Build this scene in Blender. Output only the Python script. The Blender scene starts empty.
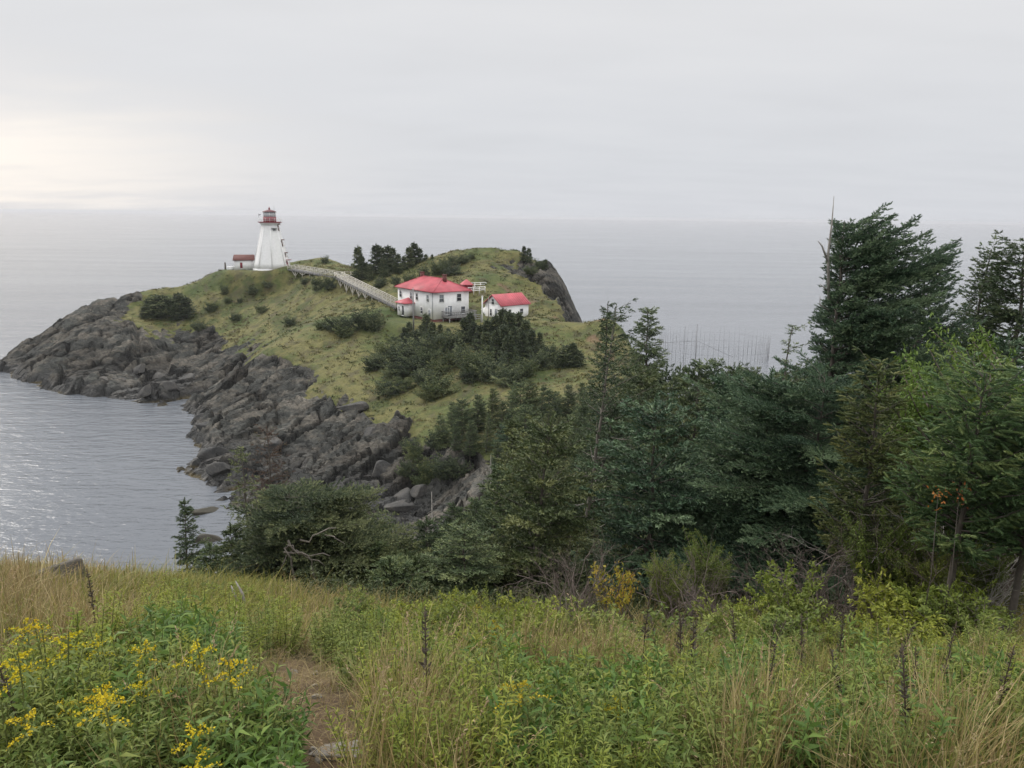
import bpy, math, random
import numpy as np
from mathutils import Matrix, Vector
R = math.radians
scn = bpy.context.scene
COL = scn.collection
# ------------------------------------------------------------------ camera
CAMZ = 37.0
FPX = 780.0
PITCH, ROLL = R(12.15), R(0.73)
F0 = Vector((0, math.cos(PITCH), -math.sin(PITCH)))
R0 = Vector((1, 0, 0)); U0 = Vector((0, math.sin(PITCH), math.cos(PITCH)))
RV = math.cos(ROLL)*R0 + math.sin(ROLL)*U0
UV = -math.sin(ROLL)*R0 + math.cos(ROLL)*U0
cam = bpy.data.cameras.new('camera'); cam_o = bpy.data.objects.new('camera', cam); COL.objects.link(cam_o)
cam.sensor_width = 36; cam.lens = 36*FPX/1024; cam.clip_start = 0.05; cam.clip_end = 60000
B = -F0
cam_o.matrix_world = Matrix(((RV.x, UV.x, B.x, 0), (RV.y, UV.y, B.y, 0), (RV.z, UV.z, B.z, CAMZ), (0, 0, 0, 1)))
scn.camera = cam_o
# ------------------------------------------------------------------ world: overcast sky
SUN_EL, SUN_AZ = R(16), R(-52)            # low, ahead and to the left, behind the cloud
w = bpy.data.worlds.new('World'); scn.world = w; w.use_nodes = True
nt = w.node_tree; nt.nodes.clear()
def N(t, tree, **k):
    n = tree.nodes.new(t)
    for a, b in k.items(): setattr(n, a, b)
    return n
out = N('ShaderNodeOutputWorld', nt); bg = N('ShaderNodeBackground', nt); bg.inputs[1].default_value = 0.1
sky = N('ShaderNodeTexSky', nt, sky_type='NISHITA', sun_disc=False, sun_elevation=SUN_EL, sun_rotation=SUN_AZ)
tc = N('ShaderNodeTexCoord', nt); sep = N('ShaderNodeSeparateXYZ', nt)
nt.links.new(tc.outputs['Generated'], sep.inputs[0])
def M(tree, op, a, b=None, c=None, clamp=False):
    n = N('ShaderNodeMath', tree, operation=op, use_clamp=clamp)
    for i, v in enumerate((a, b, c)):
        if v is None: continue
        if isinstance(v, (int, float)): n.inputs[i].default_value = v
        else: tree.links.new(v, n.inputs[i])
    return n.outputs[0]
def ramp(tree, fac, stops, interp='LINEAR'):
    n = N('ShaderNodeValToRGB', tree); n.color_ramp.interpolation = interp
    e = n.color_ramp.elements
    while len(e) < len(stops): e.new(0.5)
    for el, (p, c) in zip(e, stops):
        el.position = p; el.color = (*c, 1) if len(c) == 3 else c
    if fac is not None: tree.links.new(fac, n.inputs[0])
    return n.outputs[0]
def mixc(tree, fac, a, b, mode='MIX'):
    n = N('ShaderNodeMix', tree, data_type='RGBA', blend_type=mode)
    for s, v in ((n.inputs[0], fac), (n.inputs[6], a), (n.inputs[7], b)):
        if isinstance(v, (int, float)): s.default_value = v
        elif isinstance(v, tuple): s.default_value = (*v, 1)
        else: tree.links.new(v, s)
    return n.outputs[2]
zz = M(nt, 'MAXIMUM', sep.outputs[2], 0.0)
den = M(nt, 'ADD', zz, 0.10)
comb = N('ShaderNodeCombineXYZ', nt)
nt.links.new(M(nt, 'MULTIPLY', M(nt, 'DIVIDE', sep.outputs[0], den), 0.55), comb.inputs[0])
nt.links.new(M(nt, 'DIVIDE', sep.outputs[1], den), comb.inputs[1])
cn = N('ShaderNodeTexNoise', nt); cn.inputs['Scale'].default_value = 1.6; cn.inputs['Detail'].default_value = 7; cn.inputs['Roughness'].default_value = 0.52
nt.links.new(comb.outputs[0], cn.inputs['Vector'])
cloud_var = ramp(nt, cn.outputs[0], [(0.3, (0.98, 0.98, 0.982)), (0.5, (1.01, 1.01, 1.012)), (0.72, (1.04, 1.037, 1.034))])
# even stratus: cooler and darker near the sea, paler overhead
base = ramp(nt, zz, [(0.0, (5.7, 5.85, 6.2)), (0.06, (5.85, 6.0, 6.3)), (0.14, (6.15, 6.25, 6.48)), (0.22, (6.45, 6.5, 6.65)), (0.36, (6.0, 6.05, 6.2)), (0.55, (11, 11, 11.1)), (1.0, (19, 19, 19.2))])
clouds = mixc(nt, 1.0, base, cloud_var, 'MULTIPLY')
# the break in the cloud low on the left, where the sun stands
gd = Vector((math.sin(R(-37)), math.cos(R(-37)), 0.055)).normalized()
dx = M(nt, 'SUBTRACT', sep.outputs[0], gd.x); dz = M(nt, 'SUBTRACT', sep.outputs[2], gd.z); dy = M(nt, 'SUBTRACT', sep.outputs[1], gd.y)
wz = M(nt, 'ADD', dz, M(nt, 'MULTIPLY', M(nt, 'SUBTRACT', cn.outputs[0], 0.5), 0.12))
d2 = M(nt, 'ADD', M(nt, 'MULTIPLY', M(nt, 'ADD', M(nt, 'MULTIPLY', dx, dx), M(nt, 'MULTIPLY', dy, dy)), 12.0),
       M(nt, 'MULTIPLY', M(nt, 'MULTIPLY', wz, wz), 240.0))
glow = M(nt, 'EXPONENT', M(nt, 'MULTIPLY', d2, -1.0))
clouds = mixc(nt, glow, clouds, (8.9, 8.35, 7.75))
skymix = mixc(nt, 0.985, sky.outputs[0], clouds)
nt.links.new(skymix, bg.inputs[0]); nt.links.new(bg.outputs[0], out.inputs[0])
# ------------------------------------------------------------------ sun (veiled)
sl = bpy.data.lights.new('sun', 'SUN'); sl.energy = 1.35; sl.angle = R(20); sl.color = (1, 0.94, 0.86)
so = bpy.data.objects.new('sun', sl); COL.objects.link(so)
sd = Vector((math.sin(R(-52))*math.cos(R(34)), math.cos(R(-52))*math.cos(R(34)), math.sin(R(34))))
so.rotation_euler = (-sd).to_track_quat('-Z', 'Y').to_euler()
vs = scn.view_settings; vs.view_transform = 'Standard'; vs.look = 'None'; vs.exposure = 0.22; vs.gamma = 1; vs.use_curve_mapping = False
scn.render.engine = 'CYCLES'
cy = scn.cycles
cy.use_denoising = True; cy.denoiser = 'OPENIMAGEDENOISE'; cy.denoising_input_passes = 'RGB_ALBEDO_NORMAL'
cy.max_bounces = 5; cy.diffuse_bounces = 2; cy.glossy_bounces = 2; cy.transmission_bounces = 2; cy.transparent_max_bounces = 4; cy.volume_bounces = 0
cy.use_adaptive_sampling = True; cy.adaptive_threshold = 0.01
scn.render.use_persistent_data = False

# ------------------------------------------------------------------ pixel helpers (only used to find real positions on the ground)
def ray(px, py):
    d = F0 + RV*((px-512)/FPX) + UV*((384-py)/FPX)
    return d
def P(px, py, Y):
    d = ray(px, py); s = Y/d.y
    return Vector((d.x*s, Y, CAMZ + d.z*s))
def S(px, py, z=0.0):
    d = ray(px, py); s = (z-CAMZ)/d.z
    return Vector((d.x*s, d.y*s, z))
def proj(X, Y, Z):
    v = np.stack([X, Y, Z-CAMZ], -1)
    dep = v@np.array(F0); return 512+FPX*(v@np.array(RV))/dep, 384-FPX*(v@np.array(UV))/dep
# ------------------------------------------------------------------ numpy noise
def _h(ix, iy, seed):
    h = (ix.astype(np.int64)*374761393 + iy.astype(np.int64)*668265263 + seed*1442695041) & 0xFFFFFFFF
    h = ((h ^ (h >> 13))*1274126177) & 0xFFFFFFFF
    h = ((h ^ (h >> 16))*2246822519) & 0xFFFFFFFF
    return ((h ^ (h >> 15)) & 0xFFFFFF)/float(0xFFFFFF)
def vnoise(x, y, seed=0):
    ix = np.floor(x); iy = np.floor(y); fx = x-ix; fy = y-iy
    fx = fx*fx*(3-2*fx); fy = fy*fy*(3-2*fy)
    a = _h(ix, iy, seed); b = _h(ix+1, iy, seed); c = _h(ix, iy+1, seed); d = _h(ix+1, iy+1, seed)
    return (a*(1-fx)+b*fx)*(1-fy) + (c*(1-fx)+d*fx)*fy
def fbm(x, y, seed=0, oct=4, gain=0.5):
    s = 0; a = 1; t = 0
    for o in range(oct):
        s = s + a*vnoise(x*2**o+o*17.3, y*2**o-o*9.1, seed+o); t += a; a *= gain
    return s/t*2-1
def voro(u, v, seed):
    iu = np.floor(u); iv = np.floor(v)
    f1 = np.full(u.shape, 9.0); f2 = f1.copy(); cu = np.zeros_like(u); cv = np.zeros_like(u)
    for a in (-1, 0, 1):
        for b in (-1, 0, 1):
            gx = iu+a; gy = iv+b
            qx = gx+0.1+0.8*_h(gx, gy, seed); qy = gy+0.1+0.8*_h(gx, gy, seed+7)
            d = np.hypot(u-qx, v-qy)
            m = d < f1
            f2 = np.where(m, f1, np.minimum(f2, d))
            f1 = np.where(m, d, f1); cu = np.where(m, qx, cu); cv = np.where(m, qy, cv)
    return f1, f2, cu, cv, _h(np.floor(cu*64), np.floor(cv*64), seed+3), _h(np.floor(cu*64), np.floor(cv*64), seed+5)
def sstep(a, b, x):
    t = np.clip((x-a)/(b-a), 0, 1); return t*t*(3-2*t)
# ------------------------------------------------------------------ terrain control points
CP = []          # x, y, z, rock
def c_px(px, py, Y, rock=0.0): p = P(px, py, Y); CP.append((p.x, p.y, p.z, rock))
def c_sh(px, py, rock=1.0, z=0.0): p = S(px, py, 0.0); CP.append((p.x, p.y, z, rock))
def c_w(x, y, z, rock=0.0): CP.append((x, y, z, rock))
for a in [(3,370,1,.6),(16,374,1,.8),(30,378,1,.8),(45,382,1,.8),(60,386,1,.8),(80,390,1,.8),(100,394,1,.8),(120,398,1,.8),(140,401,1,.6),(160,403,1,.6),(178,404,1,.4), (194,412),(201,428),(204,445),(197,466),(205,482),(218,490),(262,516),(320,534),(380,552)]: c_sh(*a)
for a in [(-10,376),(10,386),(30,391),(60,399),(85,403),(110,408),(140,412),(165,414),(120,418),(172,420),(150,440),(100,460),(150,500),(182,450),(180,490),(190,520),(60,480),(100,540),(230,530),(290,552)]: c_sh(*a, 1.0, -4.5)
# lighthouse head: skyline, then its seaward back
for a in [(12,355,186,1),(35,340,191,1),(65,323,196,1),(90,309,200,1),(105,304,202,.9),(120,301,203,.7),(135,295,205,.4),(150,290,206,.25),(172,289,207,.15),(205,278,208,.1),(220,271,209,.1),
          (240,269.5,209,0),(272,269.5,207,0),(290,269.5,205,0),(308,270,206,0)]: c_px(*a)
for a in [(-128,190,-7),(-131,180,-7),(-128,200,-7),(-127,172,-7),(-140,190,-9),(-123,207,-6),(-126,195,-7),(-122,215,-4),(-112,232,-4),(-90,240,-4),(-60,258,-4),(-30,262,-4),(-98,222,6),(-80,232,8),(-60,240,8),(-40,246,8)]: c_w(*a, 1)
for a in [(60,348,177.5,1),(85,368,172,1),(100,335,180,.75),(120,318,192,.45),(155,305,199,.2),(110,373,167.5,1),(140,342,175,.8),(140,322,188,.4),(30,355,183,1),(140,385,168,1),(170,375,169,1),(180,335,186,.55),(200,320,192,.2),(175,308,200,.05),
          (225,300,198,0),(250,285,204,0),(200,360,174,1),(190,390,160,1),(225,348,174,.35),(250,325,182,0),(280,300,192,0),(300,285,199,0),(228,372,157,1),(214,394,150,1),
          (243,358,156,1),(266,343,162,.5),(295,325,172,0)]: c_px(*a)
# near ridge
for a in [(262,353,147,.35),(285,338,152,0),(310,328,154,0),(335,320,156,0),(370,318,154,0),(330,345,146,0),(300,355,143,0),(330,362,138,0),(330,390,127,.25),(365,385,127,0),
          (250,375,142,1),(220,398,138,1),(290,378,136,1),(260,410,129,1),(222,435,121,1),(235,468,110,1),(285,430,120,1),(300,470,108,1),(335,420,118,1),(350,450,108,1),
          (260,498,101,1),(330,500,97,1),(395,410,115,.3),(370,403,120,.15),(425,440,104,.4),(400,462,101,1),(380,492,96,1),(440,480,93,1),(425,512,90,1),(470,473,91,.9),(500,450,92,.3),(470,430,101,0.1)]: c_px(*a)
for a in [(400,380,127,0),(390,355,138,0),(360,338,147,0),(400,328,150,0),(415,322,152,0),(434,322,149.5,0),(450,320,150,0),(470,319,151,0),(490,319,151,0),(520,317,152,0),(545,318,149,0),
          (445,360,131,0),(500,365,124,0),(540,345,132,0),(580,338,134,0),(560,380,114,0),(510,400,107,0),(600,320,140,0),(625,331,140,.1),(560,322,146,0),(630,350,130,0),(610,370,120,0)]: c_px(*a)
# hill beyond the house
for a in [(430,259,192,0),(455,251,194,0),(490,248,194,0),(520,251,190,.1),(543,262,184,.8),(558,283,175,.9),(574,312,163,.9),(440,277,180,0),(470,274,178,0),(500,277,174,0),(535,276,183,.85),(552,292,172,.9),(512,260,188,.35),(530,288,172,.3),
          (545,300,164,.1),(562,315,158,.3),(500,298,163,0),(420,277,174,0),(400,283,170,0),(450,295,166,0),(535,312,156,0)]: c_px(*a)
for a in [(20,170,-3),(24,182,-4),(22,200,-4),(12,218,-4),(-6,232,-4),(-30,240,-3),(18,156,3),(22,150,-1),(26,140,-1),(30,125,-1)]: c_w(*a, 1)
for a in [(-4,212,14,.5),(-25,222,12,.5)]: c_w(*a)
# neck between the lighthouse head and the hill
for a in [(325,259,222,.2),(345,265,214,0),(355,273,196,0),(382,271,186,0),(402,273,184,0),(345,285,186,0),(303,272.5,201,0),(312,274.5,197.5,0),(322,276.5,193.5,0),(331,279,189.5,0),(338,281.5,186.5,0),(372,303,165,0),(394,311,157,0),(320,303,178,0),(345,308,168,0),(385,290,172,0),(400,300,163,0)]: c_px(*a)
# near ground: bluff top, rim, wooded bank
for a in [(0,-4,35.9),(0,0,35.35),(-3,0,35.3),(3,0,35.4),(0,3,34.65),(-4,4,34.55),(4,4,34.25),(0,6,33.2),(0,4.5,33.95),(4,5.5,33.5),(-3.5,5.5,33.75),(8,5.5,33.7),(12,6,33.4),(-5,7,33.35),(0,8,32.0),(5,7,32.6),(10,8,32.2),(-10,7.5,33.4),(-7,4,34.5),(8,3,34.9),(14,4,34.6),(-14,5,34.2),
          (-5,10,31.9),(0,11,30.7),(6,11,30.9),(12,12,31.0),(-5,14,29.9),(-5,18,27.4),(0,19,27.2),(8,16,29.4),(14,19,28.6),(20,25,27.3),(-9.5,24,24.6),
          (10,30,25),(2,30,23.2),(10,42,21),(3,45,17.5),(10,60,16.6),(6,78,14.4),(12,95,14.2),(20,40,20.5),(25,60,13.5),(24,80,9.5),(28,100,4),(14,110,14.5),(35,30,24),(30,45,16)]: c_w(*a)
for a in [(-9.5,12,30.4,.2),(-12,9,31.8,.6),(-14,13,27,1),(-18,20,19,1),(-16,30,14,1),(-13,40,10,1),(-28,24,5,1),(-26,36,1,1),(-38,28,-4,1),(-4,45,13,.6),(-7,60,5,1),(-2,62,9.5,.6),(-1,80,9.5,.5),(-12,58,1,1),(-16,68,-1,1),(-25,50,-4,1),(40,90,-3,1),(38,70,-1,1),(45,50,-1,1),(34,115,-4,1),(55,60,-5,1),(60,40,0,1),(-45,20,-5,1),(-28,12,10,1),(-30,4,22,1),(-50,0,8,1),(40,6,33,0),(55,10,30,0),(-20,6,32.5,.2)]: c_w(*a)
CPA = np.array(CP)
_C = 2.5
def _phi(r2): return np.sqrt(r2+_C*_C)
_n = len(CPA)
_A = np.zeros((_n+3, _n+3))
_d2 = (CPA[:, None, 0]-CPA[None, :, 0])**2 + (CPA[:, None, 1]-CPA[None, :, 1])**2
_A[:_n, :_n] = _phi(_d2) + np.eye(_n)*-0.35
_A[:_n, _n:] = np.c_[np.ones(_n), CPA[:, :2]]; _A[_n:, :_n] = _A[:_n, _n:].T
_W = np.linalg.solve(_A, np.r_[CPA[:, 2:4], np.zeros((3, 2))])
def rbf(x, y):
    x = np.asarray(x, float); y = np.asarray(y, float); sh = x.shape; x = x.ravel(); y = y.ravel()
    o = np.empty((x.size, 2))
    for i in range(0, x.size, 20000):
        xs = x[i:i+20000]; ys = y[i:i+20000]
        k = _phi((xs[:, None]-CPA[None, :, 0])**2 + (ys[:, None]-CPA[None, :, 1])**2)
        o[i:i+20000] = k@_W[:_n] + np.c_[np.ones(xs.size), xs, ys]@_W[_n:]
    return o[:, 0].reshape(sh), o[:, 1].reshape(sh)
PADS = []        # x, y, z, r_in, r_out : levelled ground under buildings
def pad(px, py, Y, ri, ro, dz=0): p = P(px, py, Y); PADS.append((p.x, p.y, p.z+dz, ri, ro))
pad(270, 269.5, 207, 6, 11); pad(243, 269.5, 208, 4, 8); pad(432, 320, 152, 7.5, 11); pad(506, 317, 154.5, 4, 7)
BLK = [None]
_g0, _g1 = S(184, 402), P(264, 349, 156)
GULLY = [(_g0, Vector((_g1.x-2, _g1.y+2, 0)), 3.2, 4.5, 2.5), (P(290, 270, 203), P(337, 278.5, 186), 3.5, -1.3, -1.5)]
CREV = [P(139, 334, 190), P(140, 372, 174)]
def height(x, y, detail=True):
    x = np.asarray(x, float); y = np.asarray(y, float)
    z, rk = rbf(x, y)
    far = sstep(14, 40, y)
    # slope of the smooth form
    e = 1.0
    n1 = fbm(x/9, y/9, 11, 4); n2 = fbm(x/2.4, y/2.4, 5, 3)
    rk = rk + 0.38*n1*far + 0.25*n2*far
    rock = sstep(0.38, 0.62, rk)
    tie = sstep(2.0, 0.2, z)*far; rock = np.maximum(rock, tie)
    for px, py, pz, ri, ro in PADS:
        m = 1-sstep(ri, ro, np.hypot(x-px, y-py)); z = z*(1-m)+pz*m; rock = rock*(1-m); far = far*(1-m)
    for a, b, w_, d0, d1 in GULLY:
        t = np.clip(((x-a.x)*(b.x-a.x)+(y-a.y)*(b.y-a.y))/((b.x-a.x)**2+(b.y-a.y)**2), 0, 1)
        dd = np.hypot(x-(a.x+(b.x-a.x)*t), y-(a.y+(b.y-a.y)*t)); z = z-(d0+(d1-d0)*t)*np.exp(-(dd/w_)**2)
    # grass: hummocks
    z = z + (1-rock)*far*(0.55*n1 + 0.22*n2)*1.0 + (1-far)*(0.10*fbm(x/1.3, y/1.3, 3, 3))
    if detail:
        m = rock > 0.01
        if m.any():
            X = x[m]; Y = y[m]; rr = rock[m]*far[m]
            wx = X+0.9*fbm(X/6, Y/6, 21, 3); wy = Y+0.9*fbm(X/6, Y/6, 31, 3)
            u = wx*0.86+wy*0.5; v = -wx*0.5+wy*0.86
            dsp = np.zeros_like(X); crack = np.zeros_like(X); tone = np.zeros_like(X)
            for (su, sv, amp, tilt, sd, ck) in ((13.0, 5.4, 2.2, 0.5, 41, 0.9), (7.0, 2.1, 1.2, 0.7, 51, 0.8), (3.0, 0.9, 0.42, 0.6, 61, 0.28), (0.9, 0.45, 0.10, 0.35, 71, 0.08)):
                f1, f2, cu, cv, h1, h2 = voro(u/su, v/sv, sd)
                du = (u/su-cu)*su; dv = (v/sv-cv)*sv
                dsp += (h1-0.5)*amp + tilt*((0.32+0.75*(h2-0.5))*dv + (h1-0.5)*du*0.4)
                k = (1-sstep(0.0, 0.09, f2-f1)); tone += (h2-.5)*min(1, amp)*.6+(h1-.5)*.15; dsp -= k*ck; crack = np.maximum(crack, k*min(1, amp))
            dsp += 0.25+0.5*fbm(X/12, Y/12, 77, 3)+0.9*sstep(3.0, 0.0, np.abs(z[m]-0.3))
            a, b = CREV; t = np.clip(((X-a.x)*(b.x-a.x)+(Y-a.y)*(b.y-a.y))/((b.x-a.x)**2+(b.y-a.y)**2), 0, 1)
            dd = np.hypot(X-(a.x+(b.x-a.x)*t), Y-(a.y+(b.y-a.y)*t))
            dsp -= 2.4*np.exp(-(dd/0.6)**2)
            z[m] += rr*dsp; BLK[0] = np.zeros_like(x); BLK[0][m] = tone-.85*crack
    return z, rock
def H(x, y): return float(height(np.array([x]), np.array([y]))[0][0])
def Hs(x, y): return float(height(np.array([x]), np.array([y]), False)[0][0])
def G(px, py, y0=1.2, y1=240):
    # first hit of the sight line with the smooth ground
    d = ray(px, py); ys = np.geomspace(y0, y1, 700); s = ys/d.y
    z = height(d.x*s, ys, False)[0]; l = CAMZ+d.z*s
    k = np.where(l < z)[0]
    if len(k) == 0: return None
    i = k[0]; Y = ys[i]
    if i > 0:
        a = l[i-1]-z[i-1]; b = z[i]-l[i]; Y = ys[i-1]+(ys[i]-ys[i-1])*a/(a+b+1e-9)
    q = d.x*Y/d.y
    return Vector((q, Y, H(q, Y)))
# ------------------------------------------------------------------ object helpers
def tag(o, label=None, cat=None, group=None, kind=None):
    if label: o['label'] = label
    if cat: o['category'] = cat
    if group: o['group'] = group
    if kind: o['kind'] = kind
    return o
def thing(name, label, cat, loc=(0, 0, 0), rz=0.0, group=None):
    o = bpy.data.objects.new(name, None); COL.objects.link(o); o.empty_display_size = 0.2
    o.location = loc; o.rotation_euler = (0, 0, rz)
    return tag(o, label, cat, group)
def dup(root, loc, rz=0.0, sc=1.0, label=None, group=None, tilt=(0, 0)):
    r = root.copy(); COL.objects.link(r); r.location = loc; r.rotation_euler = (tilt[0], tilt[1], rz)
    r.scale = (sc, sc, sc) if isinstance(sc, (int, float)) else sc
    if label: r['label'] = label
    if group: r['group'] = group
    for ch in root.children:
        c = ch.copy(); COL.objects.link(c); c.parent = r
        for g in ch.children:
            d = g.copy(); COL.objects.link(d); d.parent = c
    return r
def raw_mesh(name, V, polys, attrs=None, smooth=False):
    """V (n,3); polys: list of (m,k) index arrays"""
    me = bpy.data.meshes.new(name)
    V = np.asarray(V, np.float32); me.vertices.add(len(V)); me.vertices.foreach_set('co', V.ravel())
    polys = [np.asarray(p, np.int32) for p in polys if len(p)]
    nl = sum(p.size for p in polys); npol = sum(len(p) for p in polys)
    me.loops.add(nl); me.loops.foreach_set('vertex_index', np.concatenate([p.ravel() for p in polys]))
    tot = np.concatenate([np.full(len(p), p.shape[1], np.int32) for p in polys])
    st = np.r_[0, np.cumsum(tot)[:-1]].astype(np.int32)
    me.polygons.add(npol); me.polygons.foreach_set('loop_start', st); me.polygons.foreach_set('loop_total', tot)
    if smooth: me.polygons.foreach_set('use_smooth', np.ones(npol, bool))
    for k, a in (attrs or {}).items():
        a = np.asarray(a, np.float32)
        if a.ndim == 1:
            at = me.attributes.new(k, 'FLOAT', 'POINT'); at.data.foreach_set('value', a)
        else:
            at = me.attributes.new(k, 'FLOAT_COLOR', 'POINT'); at.data.foreach_set('color', np.c_[a, np.ones(len(a))].astype(np.float32).ravel())
    me.update(calc_edges=True)
    return me
def link(name, me, mat, parent=None):
    o = bpy.data.objects.new(name, me); COL.objects.link(o)
    if mat is not None and not me.materials: me.materials.append(mat)
    if parent is not None: o.parent = parent
    return o
class MB:
    def __init__(s): s.V = []; s.F = {}; s.n = 0
    def add(s, v, f):
        v = np.asarray(v, float)
        for q in f: s.F.setdefault(len(q), []).append([i+s.n for i in q])
        s.V.append(v); s.n += len(v)
    def box(s, c, d, rz=0.0):
        x, y, z = [k/2 for k in d]; cs, sn = math.cos(rz), math.sin(rz)
        v = [(a*x, b*y, e*z) for e in (-1, 1) for b in (-1, 1) for a in (-1, 1)]
        v = [(c[0]+p[0]*cs-p[1]*sn, c[1]+p[0]*sn+p[1]*cs, c[2]+p[2]) for p in v]
        s.add(v, [(0, 2, 3, 1), (4, 5, 7, 6), (0, 1, 5, 4), (1, 3, 7, 5), (3, 2, 6, 7), (2, 0, 4, 6)]); return s
    def bar(s, a, b, wd, ht=None):
        a = Vector(a); b = Vector(b); ht = ht or wd; d = (b-a).normalized()
        sd_ = d.cross(Vector((0, 0, 1)))
        if sd_.length < 1e-3: sd_ = Vector((1, 0, 0))
        sd_.normalize(); up = sd_.cross(d)
        v = [p+sd_*(i*wd/2)+up*(j*ht/2) for p in (a, b) for j in (-1, 1) for i in (-1, 1)]
        s.add([tuple(q) for q in v], [(0, 2, 3, 1), (4, 5, 7, 6), (0, 1, 5, 4), (1, 3, 7, 5), (3, 2, 6, 7), (2, 0, 4, 6)]); return s
    def tube(s, pts, rad, n=6, cap=True):
        pts = np.asarray(pts, float); m = len(pts)
        rad = np.broadcast_to(np.asarray(rad, float), (m,))
        t = np.gradient(pts, axis=0); t /= np.linalg.norm(t, axis=1, keepdims=True)+1e-12
        ref = np.array([0.31, 0.17, 0.94]) if abs(t[0][2]) < 0.8 else np.array([0.95, 0.2, 0.1])
        a = np.cross(t, ref); a /= np.linalg.norm(a, axis=1, keepdims=True)+1e-12
        b = np.cross(t, a)
        ang = np.arange(n)*2*math.pi/n
        v = pts[:, None]+rad[:, None, None]*(a[:, None]*np.cos(ang)[None, :, None]+b[:, None]*np.sin(ang)[None, :, None])
        f = [(i*n+k, i*n+(k+1) % n, (i+1)*n+(k+1) % n, (i+1)*n+k) for i in range(m-1) for k in range(n)]
        if cap: f += [tuple(range(n))[::-1], tuple(range((m-1)*n, m*n))]
        s.add(v.reshape(-1, 3), f); return s
    def lathe(s, prof, n=8, c=(0, 0), rot=0.0):
        ang = np.arange(n)*2*math.pi/n+rot; m = len(prof)
        v = [(c[0]+r*math.cos(a), c[1]+r*math.sin(a), z) for r, z in prof for a in ang]
        f = [(i*n+k, i*n+(k+1) % n, (i+1)*n+(k+1) % n, (i+1)*n+k) for i in range(m-1) for k in range(n)]
        f += [tuple(range(n))[::-1], tuple(range((m-1)*n, m*n))]
        s.add(v, f); return s
    def build(s, name, mat, parent=None, smooth=False):
        me = raw_mesh(name, np.concatenate(s.V), list(s.F.values()), None, smooth)
        return link(name, me, mat, parent)
# ------------------------------------------------------------------ materials
def new_mat(name):
    m = bpy.data.materials.new(name); m.use_nodes = True; t = m.node_tree
    return m, t, t.nodes['Principled BSDF']
def plain(name, col, rough=0.7, var=0.12, scale=3.0, metal=0.0, spec=0.4, bump=0.0):
    m, t, b = new_mat(name)
    c = N('ShaderNodeTexCoord', t); n = N('ShaderNodeTexNoise', t); n.inputs['Scale'].default_value = scale; n.inputs['Detail'].default_value = 5
    t.links.new(c.outputs['Object'], n.inputs['Vector'])
    lo = tuple(x*(1-var) for x in col); hi = tuple(min(1, x*(1+var)) for x in col)
    t.links.new(ramp(t, n.outputs[0], [(0.3, lo), (0.7, hi)]), b.inputs['Base Color'])
    b.inputs['Roughness'].default_value = rough; b.inputs['Metallic'].default_value = metal
    b.inputs['Specular IOR Level'].default_value = spec
    if bump:
        bp = N('ShaderNodeBump', t); bp.inputs['Strength'].default_value = bump; bp.inputs['Distance'].default_value = 0.02
        t.links.new(n.outputs[0], bp.inputs['Height']); t.links.new(bp.outputs[0], b.inputs['Normal'])
    return m
def leafy(name, stops, rough=0.55, trans=0.25, objvar=0.25, spec=0.3):
    """foliage: 'tint' attribute picks the leaf's own colour; each plant differs a little"""
    m, t, b = new_mat(name)
    a = N('ShaderNodeAttribute', t); a.attribute_name = 'tint'
    col = ramp(t, a.outputs['Fac'], stops)
    oi = N('ShaderNodeObjectInfo', t)
    hs = N('ShaderNodeHueSaturation', t); t.links.new(col, hs.inputs['Color'])
    t.links.new(M(t, 'ADD', M(t, 'MULTIPLY', oi.outputs['Random'], 2*objvar), 1-objvar), hs.inputs['Value'])
    t.links.new(M(t, 'ADD', M(t, 'MULTIPLY', oi.outputs['Random'], -0.03), 0.515), hs.inputs['Hue'])
    t.links.new(hs.outputs[0], b.inputs['Base Color']); b.inputs['Roughness'].default_value = rough; b.inputs['Specular IOR Level'].default_value = spec
    tr = N('ShaderNodeBsdfTranslucent', t); t.links.new(hs.outputs[0], tr.inputs[0])
    mx = N('ShaderNodeMixShader', t); mx.inputs[0].default_value = trans
    t.links.new(b.outputs[0], mx.inputs[1]); t.links.new(tr.outputs[0], mx.inputs[2])
    t.links.new(mx.outputs[0], t.nodes['Material Output'].inputs[0])
    return m
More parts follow.
